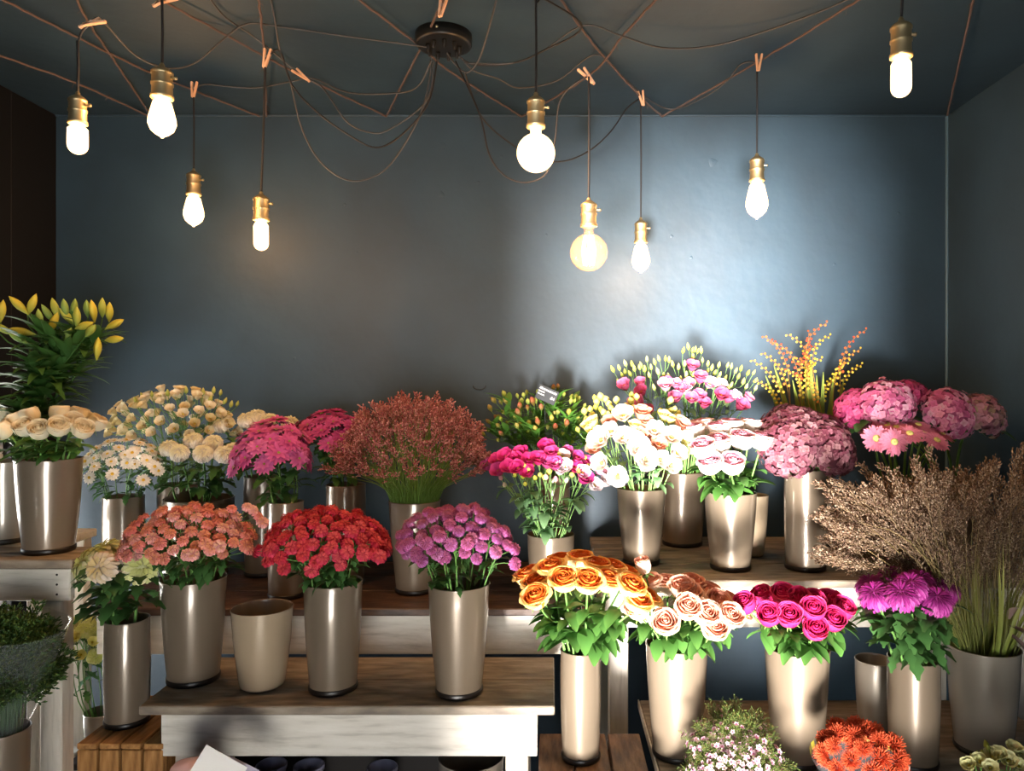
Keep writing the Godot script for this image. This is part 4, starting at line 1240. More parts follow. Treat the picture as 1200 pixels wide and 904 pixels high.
func sprig(length: float, branches: int, per: int, stem_c: String, cols: Array, br_len: float, fl: float, fw: float, start := 0.35, rise := 0.8) -> MB:
	var b := MB.new()
	b.tube(PackedVector3Array([Vector3.ZERO, Vector3(0.004, length * 0.5, 0.002), Vector3(0.0, length, 0.0)]), 0.0007, 0.0003, 3, L(stem_c))
	for k in branches:
		var f: float = lerp(start, 1.0, (k + 0.5) / branches)
		var a := k * 2.4 + rnd(-0.3, 0.3)
		var o := Vector3(0, length * f, 0)
		var dir := Vector3(cos(a), rise + rnd(-0.1, 0.3), sin(a)).normalized()
		var ln: float = br_len * lerp(1.0, 0.45, (k + 0.5) / branches) * rnd(0.8, 1.2)
		b.tube(PackedVector3Array([o, o + dir * ln]), 0.0004, 0.00025, 3, L(stem_c))
		for i in per:
			var s := (i + 1.0) / per
			var p: Vector3 = o + dir * ln * s
			var d2 := (dir + Vector3(rnd(-0.8, 0.8), rnd(-0.2, 0.8), rnd(-0.8, 0.8))).normalized()
			var col: Color = L(cols[rng.randi() % cols.size()]) * rnd(0.8, 1.1)
			var x := facing(d2, rnd(0, TAU), p)
			var w := fw * rnd(0.8, 1.2)
			var h := fl * rnd(0.8, 1.25)
			var base := b.v.size()
			for q in [Vector3(0, 0, 0), Vector3(w, h * 0.6, 0), Vector3(-w * 0.5, h * 0.6, w * 0.87), Vector3(-w * 0.5, h * 0.6, -w * 0.87), Vector3(0, h, 0)]:
				b.v.append(x * q)
				b.c.append(col)
			for tri in [[0, 1, 2], [0, 2, 3], [0, 3, 1], [4, 2, 1], [4, 3, 2], [4, 1, 3]]:
				for j in tri:
					b.ix.append(base + j)
	return b

func many(parent: Node3D, called: String, mesh: Mesh, mat: Material, xs: Array) -> MultiMeshInstance3D:
	var mm := MultiMesh.new()
	mm.transform_format = MultiMesh.TRANSFORM_3D
	mm.mesh = mesh
	mm.instance_count = xs.size()
	for k in xs.size():
		mm.set_instance_transform(k, xs[k])
	var o := MultiMeshInstance3D.new()
	o.name = called
	o.multimesh = mm
	o.material_override = mat
	parent.add_child(o, true)
	stuff(o)
	return o

func sea_lavender() -> void:
	rng.seed = 31
	var id := "limonium"
	var o: Vector3 = V[id].floor + Vector3(0, 0.004, 0)
	var t := thing("sea_lavender_bunch", "broad feathery bunch of russet sea lavender on fine green stems", "sea lavender", o)
	var c := P(485, 560, 2.3)
	var R := Vector3(86 * 2.3 / F, 84 * 2.3 / F, 0.17)
	var tubes := MB.new()
	var xs := [[], [], []]
	for k in 330:
		var u := fib(330, k, 0.0)
		var rr := rnd(0.72, 0.9)
		var p := c + u * R * rr
		var dir := (Vector3(u.x, u.y + 0.45, u.z) + Vector3(rnd(-0.2, 0.2), rnd(-0.1, 0.2), rnd(-0.2, 0.2))).normalized()
		xs[k % 3].append(facing(dir, rnd(0, TAU), p - o, rnd(0.8, 1.15)))
		if k % 5 != 0:
			var pth := stem_path(id, p, dir, 6)
			var loc := PackedVector3Array()
			for q in pth:
				loc.append(q - o)
			tubes.tube(loc, 0.0016, 0.0009, 4, L("5f9040"), L("74883f"))
	stuff(part(t, "fine_stems", tubes.done(), M.stem))
	for k in 3:
		many(t, "flower_sprays", sprig(0.066, 10, 5, "7a7a48", ["a8605f", "bc7470", "944e50", "ca9088"], 0.026, 0.0085, 0.0026, 0.25, 1.6).done(), M.petal, xs[k])

func berries() -> void:
	rng.seed = 17
	vase("berry", 928, 976, 560, 645, H_RS, 0.9, "dark taupe vase hidden behind the burgundy hydrangea vase")
	var id := "berry"
	var o: Vector3 = V[id].floor + Vector3(0, 0.004, 0)
	var t := thing("montbretia_bunch", "bunch of orange and yellow berried montbretia sprays with sword leaves", "berry sprays", o)
	var one := MB.new()
	one.lathe([[0.0, -0.0042], [0.0032, -0.0028], [0.0042, 0.0], [0.0032, 0.0028], [0.0, 0.0042]], 7)
	var spots := [[881, 422, 2], [894, 394, 0], [893, 414, 1], [922, 392, 2], [904, 400, 0], [930, 420, 1], [921, 434, 2], [948, 388, 0], [970, 378, 0], [957, 404, 0], [974, 393, 2], [1016, 386, 0], [1009, 409, 1], [996, 423, 2], [1011, 427, 2], [964, 420, 2], [884, 446, 2], [984, 440, 2], [940, 436, 1]]
	var cols := [["c85a2c", "d97a3a", "b8452c"], ["d99a3a", "c87a30", "d0b03c"], ["cdb23a", "b9a835", "d9c04a"]]
	for q in spots:
		var tip := P(q[0], q[1], 2.52 + rnd(-0.08, 0.06))
		var m: Vector3 = V[id].mouth
		var side: float = sign(q[0] - 948)
		var dir := Vector3(side * rnd(0.7, 1.5), 0.45, rnd(-0.2, 0.3)).normalized()
		var pth := stem_path(id, tip, dir, 14)
		var mb := MB.new()
		var loc := PackedVector3Array()
		for p in pth:
			loc.append(p - o)
		mb.tube(loc, 0.002, 0.0008, 4, L("7a7a35"), L("9a6a35"))
		var pal: Array = cols[q[2]]
		var total := loc.size()
		var cnt := 16
		for k in cnt:
			var f := 0.68 + 0.32 * k / (cnt - 1)
			var idx := f * (total - 1)
			var i0: int = min(int(idx), total - 2)
			var p := loc[i0].lerp(loc[i0 + 1], idx - i0)
			var tg := (loc[i0 + 1] - loc[i0]).normalized()
			var sd := tg.cross(Vector3(0, 0, 1)).normalized() * (0.0055 if k % 2 == 0 else -0.0055) * (1.25 - 0.5 * (f - 0.68) / 0.32)
			mb.add(one, Transform3D(Basis().scaled(Vector3.ONE * lerp(1.2, 0.85, (f - 0.68) / 0.32)), p + sd + Vector3(0, 0, rnd(-0.003, 0.004))), L(pal[rng.randi() % 3]))
		part(t, "berry_spray", mb.done(), M.petal)
	var blade := leafmesh(0.34, 0.024, "5f7a35", "7d9045", 1.48, 1.3, 0.35, 0.8, 0.0, 0.3, 9)
	for q in [[898, 440, -0.1], [908, 428, -0.14], [936, 436, 0.0], [944, 428, 0.05], [951, 420, 0.05], [966, 436, 0.08], [978, 440, 0.2], [990, 444, 0.3], [930, 446, -0.05], [958, 440, 0.1]]:
		var tip := P(q[0], q[1], 2.5 + rnd(-0.06, 0.06))
		var base: Vector3 = V[id].mouth + Vector3((q[0] - 948) * 0.0006, -0.03, rnd(-0.02, 0.02))
		var d := (tip - base)
		var b2 := MB.new()
		b2.petal(0.0, 0.0, 0.0, 0.05, -0.08, d.length(), 0.03, 0.3, L("566f30"), L("8a9a48"), 9, 3, 0.7, 0.5, 0.85)
		part(t, "sword_leaf", b2.done(), M.leaf, along(d, Vector3(0.25, 0.1, 1), base - o))

func grasses() -> void:
	rng.seed = 53
	var id := "grass"
	var o: Vector3 = V[id].floor + Vector3(0, 0.004, 0)
	var t := thing("ornamental_grass_bunch", "large airy bunch of brown seeded grasses in the right corner", "grass bunch", o)
	var tubes := MB.new()
	var xs := [[], [], []]
	for k in 430:
		var px: float
		var py: float
		if k % 5 < 2:
			px = rnd(1008, 1110)
			py = rnd(592, 676)
		else:
			px = rnd(1060, 1215)
			var top: float = 612.0 - 0.25 * clamp(px - 1060, 0, 140)
			py = lerp(top, 712.0, pow(rng.randf(), 1.2))
		var p := P(px, py, 1.92 + rnd(-0.14, 0.16))
		var lean := (px - 1150) / 150.0
		var dir := Vector3(clamp(lean, -1.1, 0.5) + rnd(-0.35, 0.35), 0.75 + rnd(-0.3, 0.3), rnd(-0.3, 0.45)).normalized()
		if px < 1050:
			dir = Vector3(-0.9 + rnd(-0.2, 0.3), 0.35 + rnd(-0.35, 0.4), rnd(-0.2, 0.5)).normalized()
		xs[k % 3].append(facing(dir, rnd(0, TAU), p - o, rnd(0.75, 1.25)))
		if k % 2 == 0:
			var pth := stem_path(id, p, dir, 8)
			var loc := PackedVector3Array()
			for q in pth:
				loc.append(q - o)
			tubes.tube(loc, 0.0013, 0.0006, 4, L("7f9045"), L("8a7350"))
	stuff(part(t, "fine_stems", tubes.done(), M.stem))
	for k in 3:
		many(t, "seed_heads", sprig(0.12, 18, 5, "8a7458", ["7c6452", "927860", "6a5244", "a8927c"], 0.034, 0.0095, 0.002, 0.12, 2.4).done(), M.petal, xs[k])
	for k in 46:
		var a := rnd(0, TAU)
		var base: Vector3 = V[id].mouth + Vector3(cos(a) * 0.05, -0.02, sin(a) * 0.05)
		var d := Vector3(cos(a) * rnd(0.1, 0.5), 1.0, sin(a) * rnd(0.1, 0.5))
		var b2 := MB.new()
		b2.petal(0.0, 0.0, 0.0, 0.1, -0.35, rnd(0.16, 0.3), 0.009, 0.3, L("8a9a48"), L("a09a58"), 7, 3, 0.7, 0.3, 0.9)
		part(t, "blade", b2.done(), M.leaf, along(d, Vector3(cos(a) * -1.0, 0.3, 0.5), base - o))
	var sw := MB.new()
	sw.petal(0.0, 0.0, 0.0, 0.2, -0.5, 0.11, 0.02, 0.3, L("9a7f7a"), L("b89a92"), 7, 3, 0.4, 0.4, 0.9)
	for k in 3:
		part(t, "dry_leaf", sw.done(), M.leaf, along(Vector3(0.3 - 0.25 * k, -0.5 + 0.5 * k, 0.6), Vector3.UP, P(1182, 742 - 8 * k, 1.83) - o))

# ---------------------------------------------------------------- lamps, twine, pegs
func under(q: Array) -> Vector3:        # a pixel and a depth, kept just below the ceiling
	var p := P(q[0], q[1], q[2])
	p.y = min(p.y, CEIL - 0.012)
	p.z = max(p.z, -WALL + 0.012)
	return p

func lamp(label: String, x: float, d: float, y_top: float, y_sock: float, y_neck: float, y_end: float, kind: String, sw: float, bw: float, swag: Array, x_top := -1.0) -> void:
	var top := under([x if x_top < 0 else x_top, y_top, d])
	var sock := P(x, y_sock, d)
	var t := thing("pendant_lamp", label, "lamp", top)
	var k := d / F
	var cord := MB.new()
	cord.tube(PackedVector3Array([Vector3.ZERO, (sock - top) * 0.5 + Vector3(0.001, 0, 0), sock - top + Vector3(0, -0.004, 0)]), 0.0031, 0.0031, 6)
	part(t, "drop_cord", cord.done(), M.cord_black)
	if swag:
		var pts := []
		for q in swag:
			pts.append(under(q) - top)
		var sc := MB.new()
		sc.tube(catmull(pts, 6), 0.0026, 0.0026, 5)
		part(t, "swag_cord", sc.done(), M.cord_grey if swag.size() % 2 == 0 else M.cord_black)
	var hs := (y_neck - y_sock) * k
	var r := sw * 0.5 * k
	var s := MB.new()
	s.lathe([[0.0, -hs], [r * 0.8, -hs], [r * 1.06, -hs * 0.99], [r * 1.06, -hs * 0.9], [r * 0.96, -hs * 0.88], [r * 0.94, -hs * 0.62], [r * 1.03, -hs * 0.6], [r * 1.03, -hs * 0.54], [r * 0.94, -hs * 0.52], [r * 0.94, -hs * 0.3], [r * 1.02, -hs * 0.28], [r * 1.02, -hs * 0.22], [r * 0.86, -hs * 0.17], [r * 0.45, -hs * 0.09], [r * 0.26, -hs * 0.06], [r * 0.24, 0.0], [r * 0.12, 0.004], [0.0, 0.005]], 24)
	var so := part(t, "socket", s.done(), M.brass, Transform3D(Basis(), sock - top))
	var kn := MB.new()
	kn.lathe([[0.0, 0.0], [0.003, 0.0], [0.003, 0.007], [0.0042, 0.008], [0.004, 0.012], [0.0, 0.013]], 8)
	part(so, "switch_knob", kn.done(), M.brass, Transform3D(Basis(Vector3.FORWARD, PI / 2), Vector3(r * 0.92, -hs * 0.4, 0)))
	# the bulb: profile from its tip up to its neck
	var hb := (y_end - y_neck) * k
	var R := bw * 0.5 * k
	var nr := r * 0.62
	var pr := []
	if kind == "tube":
		for i in 7:
			var a := PI / 2 * i / 6.0
			pr.append([R * sin(a), -hb + R * (1.0 - cos(a))])
		pr += [[R, -hb * 0.5], [R * 0.98, -hb * 0.16], [nr, -0.002], [nr, 0.004]]
	elif kind == "edison":
		pr = [[0.0, -hb], [R * 0.1, -hb * 0.998], [R * 0.16, -hb * 0.965], [R * 0.5, -hb * 0.9], [R * 0.82, -hb * 0.8], [R, -hb * 0.64], [R * 0.97, -hb * 0.5], [R * 0.82, -hb * 0.3], [R * 0.66, -hb * 0.1], [nr, -0.002], [nr, 0.004]]
	else:
		for i in 14:
			var a: float = (PI - asin(min(1.0, nr / R))) * i / 13.0
			pr.append([R * sin(a), -hb + R * (1.0 - cos(a))])
		pr += [[nr, -0.004], [nr, 0.004]]
	var gl := MB.new()
	gl.lathe(pr, 28)
	var at := sock - top + Vector3(0, -hs, 0)
	var clear := kind == "clear_globe"
	var bulb := part(t, "bulb", gl.done(), M.bulb_glass_clear if clear else M.bulb_glass_lit, Transform3D(Basis(), at))
	if clear:
		var fm := MB.new()
		var fr := R * 0.36
		for i in 8:
			var a := TAU * i / 8
			fm.tube(PackedVector3Array([Vector3(cos(a) * fr * 0.6, -hb * 0.2, sin(a) * fr * 0.6), Vector3(cos(a) * fr, -hb * 0.55, sin(a) * fr), Vector3(cos(a + 0.3) * fr * 0.7, -hb * 0.86, sin(a + 0.3) * fr * 0.7)]), 0.0022, 0.0022, 6)
		part(bulb, "filament", fm.done(), M.filament_glow)
	var li := OmniLight3D.new()
	li.name = "bulb_light"
	li.light_color = Color(1.0, 0.75, 0.5)
	li.light_energy = BULB
	li.light_size = 0.012
	li.omni_range = 6.0
	li.omni_attenuation = 2.0
	li.shadow_enabled = true
	t.add_child(li, true)
	li.position = at + Vector3(0, -hb * 0.6, 0)

const BULB := 0.095

func twine(label: String, pts: Array) -> void:
	var a := under(pts[0])
	var q := []
	for k in pts.size():
		q.append(under(pts[k]) - a)
	var path := catmull(q, 14)
	# slightly hairy and uneven
	for k in path.size():
		path[k] += Vector3(rnd(-1, 1), rnd(-1, 1), rnd(-1, 1)) * 0.0012
	var b := MB.new()
	b.tube(path, 0.0034, 0.0034, 5)
	for k in 26:
		var i := 1 + rng.randi() % (path.size() - 2)
		var dir := Vector3(rnd(-1, 1), rnd(-1, 0.6), rnd(-1, 1)).normalized()
		var ln := rnd(0.006, 0.02)
		b.tube(PackedVector3Array([path[i], path[i] + dir * ln * 0.6, path[i] + dir * ln + Vector3(0, -0.004, 0)]), 0.0007, 0.0003, 3)
	solo("twine", b.done(), M.twine, label, "twine", a, "rusty twine strung under the ceiling")

func peg(label: String, at: Array, tilt: float) -> void:
	var p := under(at)
	p.y = min(p.y, CEIL - 0.035)
	var t := thing("clothes_peg", label, "clothes peg", p, "wooden pegs on the twine")
	for s in [-1.0, 1.0]:
		var half := MB.new()
		half.box(Vector3.ZERO, Vector3(0.0065, 0.052, 0.009), 0.0015)
		part(t, "peg_half", half.done(), M.peg_wood, Transform3D(Basis(Vector3.FORWARD, tilt + s * 0.13), Vector3(s * 0.0052, 0, 0)))
	var sp := MB.new()
	var coil := PackedVector3Array()
	for k in 25:
		var a := TAU * k / 8.0
		coil.append(Vector3(cos(a) * 0.0035, sin(a) * 0.0035, -0.006 + 0.0005 * k))
	sp.tube(coil, 0.0007, 0.0007, 4)
	part(t, "spring", sp.done(), M.steel, Transform3D(Basis(), Vector3(0, 0.004, 0)))

func lamps() -> void:
	rng.seed = 5
	lamp("tube bulb lamp at far left on a black cord", 91, 1.65, 48, 109, 146, 181, "tube", 20, 22, [[92, 48, 1.65], [97, 36, 1.66], [108, 27, 1.67], [119, 24, 1.7], [159, 65, 1.9], [198, 80, 2.05], [230, 73, 2.1], [262, 46, 2.08], [290, 28, 2.02], [330, 22, 2.05], [400, 40, 2.1], [500, 55, 2.1]])
	lamp("pear shaped bulb lamp hanging high, second from the left", 190, 1.7, 0, 76, 116, 162, "edison", 24, 31, [])
	lamp("small pear shaped bulb lamp against the wall, third from the left", 227, 2.4, 104, 199, 229, 266, "edison", 16, 23, [[227, 104, 2.4], [240, 99, 2.42], [262, 101, 2.44], [300, 103, 2.45], [340, 96, 2.4], [367, 92, 2.35], [406, 108, 2.3], [452, 110, 2.2], [488, 103, 2.15], [505, 72, 2.1]])
	lamp("narrow tube bulb lamp on a long cord, fourth from the left", 306, 2.0, 68, 226, 259, 294, "tube", 18, 17, [[311, 68, 2.0], [328, 60, 2.0], [342, 99, 2.02], [371, 131, 2.02], [410, 159, 2.03], [442, 173, 2.05], [473, 156, 2.07], [502, 120, 2.1], [512, 72, 2.12]], 311)
	lamp("glowing round globe bulb lamp in the middle", 628, 1.85, 0, 110, 150, 202, "globe", 21, 45, [[630, 2, 1.86], [640, 0, 1.9], [682, 32, 2.02], [636, 60, 2.08], [601, 74, 2.12], [556, 76, 2.13], [538, 66, 2.12]])
	lamp("clear amber globe bulb lamp with a visible filament", 690, 1.92, 90, 233, 266, 318, "clear_globe", 19, 44, [[688, 90, 1.92], [674, 98, 1.93], [661, 110, 1.95], [654, 127, 1.96], [650, 166, 1.98], [640, 203, 2.0], [615, 214, 2.02], [590, 205, 2.04], [573, 180, 2.06], [562, 134, 2.08], [534, 72, 2.12]])
	lamp("small pear shaped bulb lamp right of the clear globe", 751, 2.5, 114, 256, 285, 320, "edison", 15, 22, [[752, 114, 2.5], [735, 127, 2.48], [715, 155, 2.45], [690, 177, 2.42], [660, 189, 2.38], [630, 186, 2.34], [601, 170, 2.28], [565, 138, 2.2], [545, 86, 2.14]])
	lamp("pear shaped bulb lamp right of the middle of the back wall", 887, 2.25, 74, 181, 213, 257, "edison", 17, 26, [[889, 74, 2.25], [878, 72, 2.27], [866, 76, 2.3], [852, 95, 2.36], [827, 113, 2.45], [790, 128, 2.6], [762, 118, 2.55], [725, 86, 2.35], [697, 58, 2.22], [654, 94, 2.3], [608, 103, 2.25], [583, 92, 2.2], [555, 83, 2.16], [541, 68, 2.12]])
	lamp("tube bulb lamp hanging high at far right", 1056, 1.55, -30, 22, 68, 114, "tube", 24, 23, [], 1058)
	# slack cords that leave the frame
	loose("slack grey cord running from the canopy up to the right", [[544, 74, 2.13], [600, 74, 2.12], [636, 60, 2.1], [684, 30, 2.04], [728, 42, 2.06], [775, 56, 2.1], [834, 54, 2.1], [899, 36, 2.05], [980, 0, 1.93], [1040, -40, 1.8]])
	loose("slack grey cord looping up right beside the canopy", [[524, 62, 2.12], [534, 76, 2.12], [548, 85, 2.12], [562, 68, 2.08], [576, 22, 1.98], [582, -10, 1.9]])
	loose("long grey cord sagging low in front of the wall", [[505, 70, 2.12], [503, 95, 2.12], [491, 138, 2.12], [459, 191, 2.12], [431, 210, 2.12], [403, 210, 2.1], [374, 188, 2.08], [353, 149, 2.06], [340, 95, 2.03], [328, 58, 2.0], [321, 18, 1.94], [316, -10, 1.88]])
	loose("grey cord sagging across the corner of wall and ceiling", [[508, 72, 2.12], [500, 118, 2.13], [456, 152, 2.14], [432, 155, 2.14], [406, 142, 2.14], [378, 103, 2.16], [353, 88, 2.15], [300, 45, 2.08], [265, 20, 2.0], [246, -8, 1.9]])
	# ceiling canopy that feeds the cords
	var c := Vector3(X(520, 2.12), CEIL, -2.12)
	var t := thing("ceiling_canopy", "round black ceiling canopy from which all cords spread", "ceiling canopy", c)
	var b := MB.new()
	b.lathe([[0.0, -0.034], [0.07, -0.034], [0.077, -0.032], [0.08, -0.027], [0.08, -0.0005], [0.0, -0.0005]], 40)
	part(t, "body", b.done(), M.black_plastic)
	for k in 9:
		var a := TAU * k / 9
		var g := MB.new()
		g.lathe([[0.0, -0.022], [0.0035, -0.022], [0.005, -0.012], [0.0065, -0.006], [0.0065, 0.0], [0.0, 0.0]], 10)
		part(t, "cord_grip", g.done(), M.black_plastic, Transform3D(Basis(), Vector3(cos(a) * 0.045, -0.0338, sin(a) * 0.045)))
	var scr := MB.new()
	scr.lathe([[0.0, 0.0], [0.004, 0.0], [0.004, 0.003], [0.0, 0.004]], 10)
	part(t, "screw", scr.done(), M.steel, Transform3D(Basis(Vector3.RIGHT, PI / 2), Vector3(-0.008, -0.014, 0.079)))
	# twine
	twine("twine from the far left of the ceiling to the wall under the fourth lamp", [[-20, -12, 1.82], [71, 34, 2.05], [177, 85, 2.35], [304, 134, 2.73]])
	twine("lowest twine at far left, running to the back wall", [[-30, 55, 2.0], [88, 97, 2.3], [175, 131, 2.73]])
	twine("steep twine crossing behind the two left lamps", [[86, -10, 1.86], [103, 24, 2.02], [138, 72, 2.3], [177, 131, 2.73]])
	twine("twine from the second lamp's peg down to the v above the wall", [[175, -10, 1.86], [193, 2, 1.9], [310, 66, 2.2], [380, 102, 2.45], [453, 134, 2.73]])
	twine("near vertical twine above the fourth lamp", [[302, -12, 1.83], [309, 60, 2.1], [312, 134, 2.73]])
	twine("twine passing left of the black canopy", [[405, -12, 1.84], [493, 53, 2.17], [530, 80, 2.35], [611, 135, 2.73]])
	twine("twine from the peg above the canopy down to the v above the wall", [[520, -2, 1.88], [500, 42, 2.1], [453, 134, 2.73]])
	twine("twine slanting right past the crossing point", [[648, -14, 1.84], [698, 55, 2.17], [752, 115, 2.5], [776, 135, 2.73]])
	twine("twine slanting left through the peg of the clear globe", [[780, -12, 1.84], [730, 42, 2.08], [691, 88, 2.3], [612, 134, 2.73]])
	twine("long twine on the right, rising from the wall to the ceiling", [[1030, -18, 1.83], [1000, 4, 1.9], [889, 72, 2.24], [776, 135, 2.73]])
	twine("twine at far right ending in the wall corner", [[1146, -20, 1.82], [1138, 12, 1.95], [1110, 133, 2.72]])
	# pegs
	peg("wooden peg on the twine above the far left lamp", [108, 27, 1.66], 1.3)
	peg("wooden peg at the top of the second lamp's cord", [193, 1, 1.72], 1.2)
	peg("wooden peg holding the third lamp's cord near the wall", [227, 105, 2.4], 0.1)
	peg("wooden peg holding the long cord of the fourth lamp", [312, 68, 2.0], 0.2)
	peg("wooden peg lying along the twine right of the fourth lamp", [353, 88, 2.12], -0.9)
	peg("wooden peg above the black ceiling canopy", [518, 8, 1.88], 0.2)
	peg("splayed wooden peg above the clear globe lamp", [688, 89, 1.93], -0.7)
	peg("wooden peg above the small lamp right of the clear globe", [752, 115, 2.48], -0.2)
	peg("wooden peg on the long right twine above its lamp", [889, 72, 2.22], 0.05)

func loose(label: String, pts: Array) -> void:
	var a := under(pts[0])
	var q := []
	for k in pts:
		q.append(under(k) - a)
	var b := MB.new()
	b.tube(catmull(q, 8), 0.0026, 0.0026, 5)
	solo("slack_cord", b.done(), M.cord_grey, label, "cord", a)

# ---------------------------------------------------------------- small things
func words(parent: Node3D, txt: String, size: float, at: Vector3, mat: Material) -> void:
	var tm := TextMesh.new()
	tm.text = txt
	var sf := SystemFont.new()
	sf.font_names = PackedStringArray(["Droid Sans"])
	sf.font_weight = 700
	tm.font = sf
	tm.font_size = 32
	tm.pixel_size = size / 32.0
	tm.depth = 0.0008
	tm.horizontal_alignment = HORIZONTAL_ALIGNMENT_LEFT
	tm.vertical_alignment = VERTICAL_ALIGNMENT_BOTTOM
	part(parent, "lettering", tm, mat, Transform3D(Basis(), at))

# a hand tied bunch lying or standing in a cone of clear film
func wrap_cone(t: Node3D, axis: Vector3, foot: Vector3, length: float, r0: float, r1: float, band := false) -> void:
	var b := MB.new()
	var pr := []
	for k in 7:
		var f := k / 6.0
		pr.append([lerp(r0, r1, pow(f, 0.8)), length * f])
	b.lathe(pr, 22, Color.WHITE, Vector3.ZERO, 9, 0.035)
	part(t, "clear_wrap", b.done(), M.cellophane, facing(axis, 0.0, foot))

func small_things() -> void:
	rng.seed = 77
	# chalk tag in the alstroemeria
	var tp := P(641, 463, 2.36)
	var tagt := thing("price_tag", "black chalk price tag with white writing stuck in the alstroemeria", "price tag", tp)
	var tilt := Basis(Vector3.BACK, deg_to_rad(-24)) * Basis(Vector3.RIGHT, deg_to_rad(-6))
	part(tagt, "board", boxmesh(Vector3(0.066, 0.046, 0.0025), 0.001), M.slate, Transform3D(tilt, Vector3.ZERO))
	var grp := [["Alstroemeria", 0.0125, Vector3(-0.031, 0.008, 0.0016)], ["bunch", 0.0095, Vector3(-0.031, -0.0005, 0.0016)], ["10 stem", 0.0085, Vector3(-0.031, -0.009, 0.0016)], ["£4", 0.016, Vector3(0.014, -0.012, 0.0016)]]
	for g in grp:
		var tm := TextMesh.new()
		tm.text = g[0]
		var sf := SystemFont.new()
		sf.font_names = PackedStringArray(["Droid Sans"])
		sf.font_weight = 700
		tm.font = sf
		tm.font_size = 32
		tm.pixel_size = g[1] / 32.0 * 0.75
		tm.depth = 0.0006
		tm.horizontal_alignment = HORIZONTAL_ALIGNMENT_LEFT
		tm.vertical_alignment = VERTICAL_ALIGNMENT_BOTTOM
		part(tagt, "lettering", tm, M.chalk, Transform3D(tilt, tilt * g[2]))
	var st := MB.new()
	var foot: Vector3 = V["alstro"].mouth + Vector3(-0.03, -0.08, 0.03) - tp
	st.tube(PackedVector3Array([tilt * Vector3(0, -0.02, -0.002), foot * 0.5, foot]), 0.0015, 0.0015, 5)
	part(tagt, "stick", st.done(), M.black_plastic)
	# little curved hook on the back wall
	var hk := MB.new()
	var arc := PackedVector3Array()
	for k in 11:
		var a := PI + PI * k / 10.0
		arc.append(Vector3(cos(a) * 0.023, sin(a) * 0.016, 0.006))
	hk.tube(arc, 0.002, 0.002, 6)
	solo("wall_hook", hk.done(), M.black_plastic, "small curved black hook on the wall above the sea lavender", "hook", P(562, 452, WALL - 0.002))
	under_left()
	bottom_right()
	papers()

func under_left() -> void:
	# wrapped greenery in a bucket at the lower left
	var d := 1.72
	var bz := -d
	var stand := thing("wooden_stool", "low dark stool under the wrapped greenery bucket", "stool", Vector3(X(6, d), 0, bz))
	part(stand, "seat", boxmesh(Vector3(0.22, 0.02, 0.2), 0.003), M.dark_wood, Transform3D(Basis(), Vector3(0, 0.41, 0)))
	for sx in [-1.0, 1.0]:
		for sz in [-1.0, 1.0]:
			part(stand, "leg", boxmesh(Vector3(0.03, 0.4, 0.03), 0.003), M.dark_wood, Transform3D(Basis(), Vector3(sx * 0.09, 0.2, sz * 0.08)))
	vase_at("wrapped", Vector3(X(4, d), 0.42, bz), 0.335, 0.054, 0.04, "brown bucket vase under the left table, holding wrapped greenery")
	var o: Vector3 = V["wrapped"].floor + Vector3(0, 0.004, 0)
	var gt := thing("wrapped_greenery", "dark green feathery bunch under the left table, at far left", "greenery bunch", o)
	var c := P(8, 802, 1.72)
	var xs := []
	var tubes := MB.new()
	for k in 170:
		var u := fib(170, k, -0.5)
		var p := c + u * Vector3(0.062, 0.12, 0.07) * rnd(0.45, 0.95)
		var dir := (u + Vector3(0, 0.9, 0)).normalized()
		xs.append(facing(dir, rnd(0, TAU), p - o, rnd(0.8, 1.3)))
		if k % 3 == 0:
			var loc := PackedVector3Array()
			for q in stem_path("wrapped", p, dir, 5):
				loc.append(q - o)
			tubes.tube(loc, 0.0016, 0.001, 4, L("4a6a35"))
	stuff(part(gt, "fine_stems", tubes.done(), M.stem))
	many(gt, "needle_foliage", sprig(0.07, 14, 6, "3f5a2c", ["31502a", "3f6030", "4c6c34", "5c7438"], 0.026, 0.012, 0.0022, 0.1, 1.2).done(), M.leaf, xs)
	var w := thing("clear_sleeve", "clear film sleeve round the dark greenery at far left", "plastic sleeve", V["wrapped"].mouth + Vector3(0, 0.004, 0))
	wrap_cone(w, Vector3(0.12, 1, 0.05), Vector3.ZERO, 0.24, 0.045, 0.115)
	# small dark vase behind the table leg with yellow white flowers
	var sv := Vector3(X(101, 2.13), 0.461, -2.2)
	var bs := thing("low_stand", "dark low stand behind the left table leg", "stand", Vector3(sv.x, 0, sv.z))
	part(bs, "top_board", boxmesh(Vector3(0.13, 0.02, 0.13), 0.003), M.dark_wood, Transform3D(Basis(), Vector3(0, 0.45, 0)))
	part(bs, "post", boxmesh(Vector3(0.05, 0.44, 0.05), 0.003), M.dark_wood, Transform3D(Basis(), Vector3(0, 0.22, 0)))
	vase_at("small_left", sv, 0.125, 0.045, 0.038, "small dark pot behind the left table leg")
	var hv := dome_heads("small_left", [97, 762, 30, 34, 2.2, 0.08], 30, -0.1, G.lis_yellow + G.mum_green, [tone("dim", "e8e8c8")], "flower_head", null, null, 0.3)
	for h in hv:
		h.append(0.55 if h[2] in G.mum_green else 0.8)
	spray("flower_bunch", "pale yellow flower bunch half hidden behind the left table leg", "flower bunch", "small_left", hv, 8, 0.002, 0.001, G.leaf_mum, 34, 0.7, 0.2, 1.0)

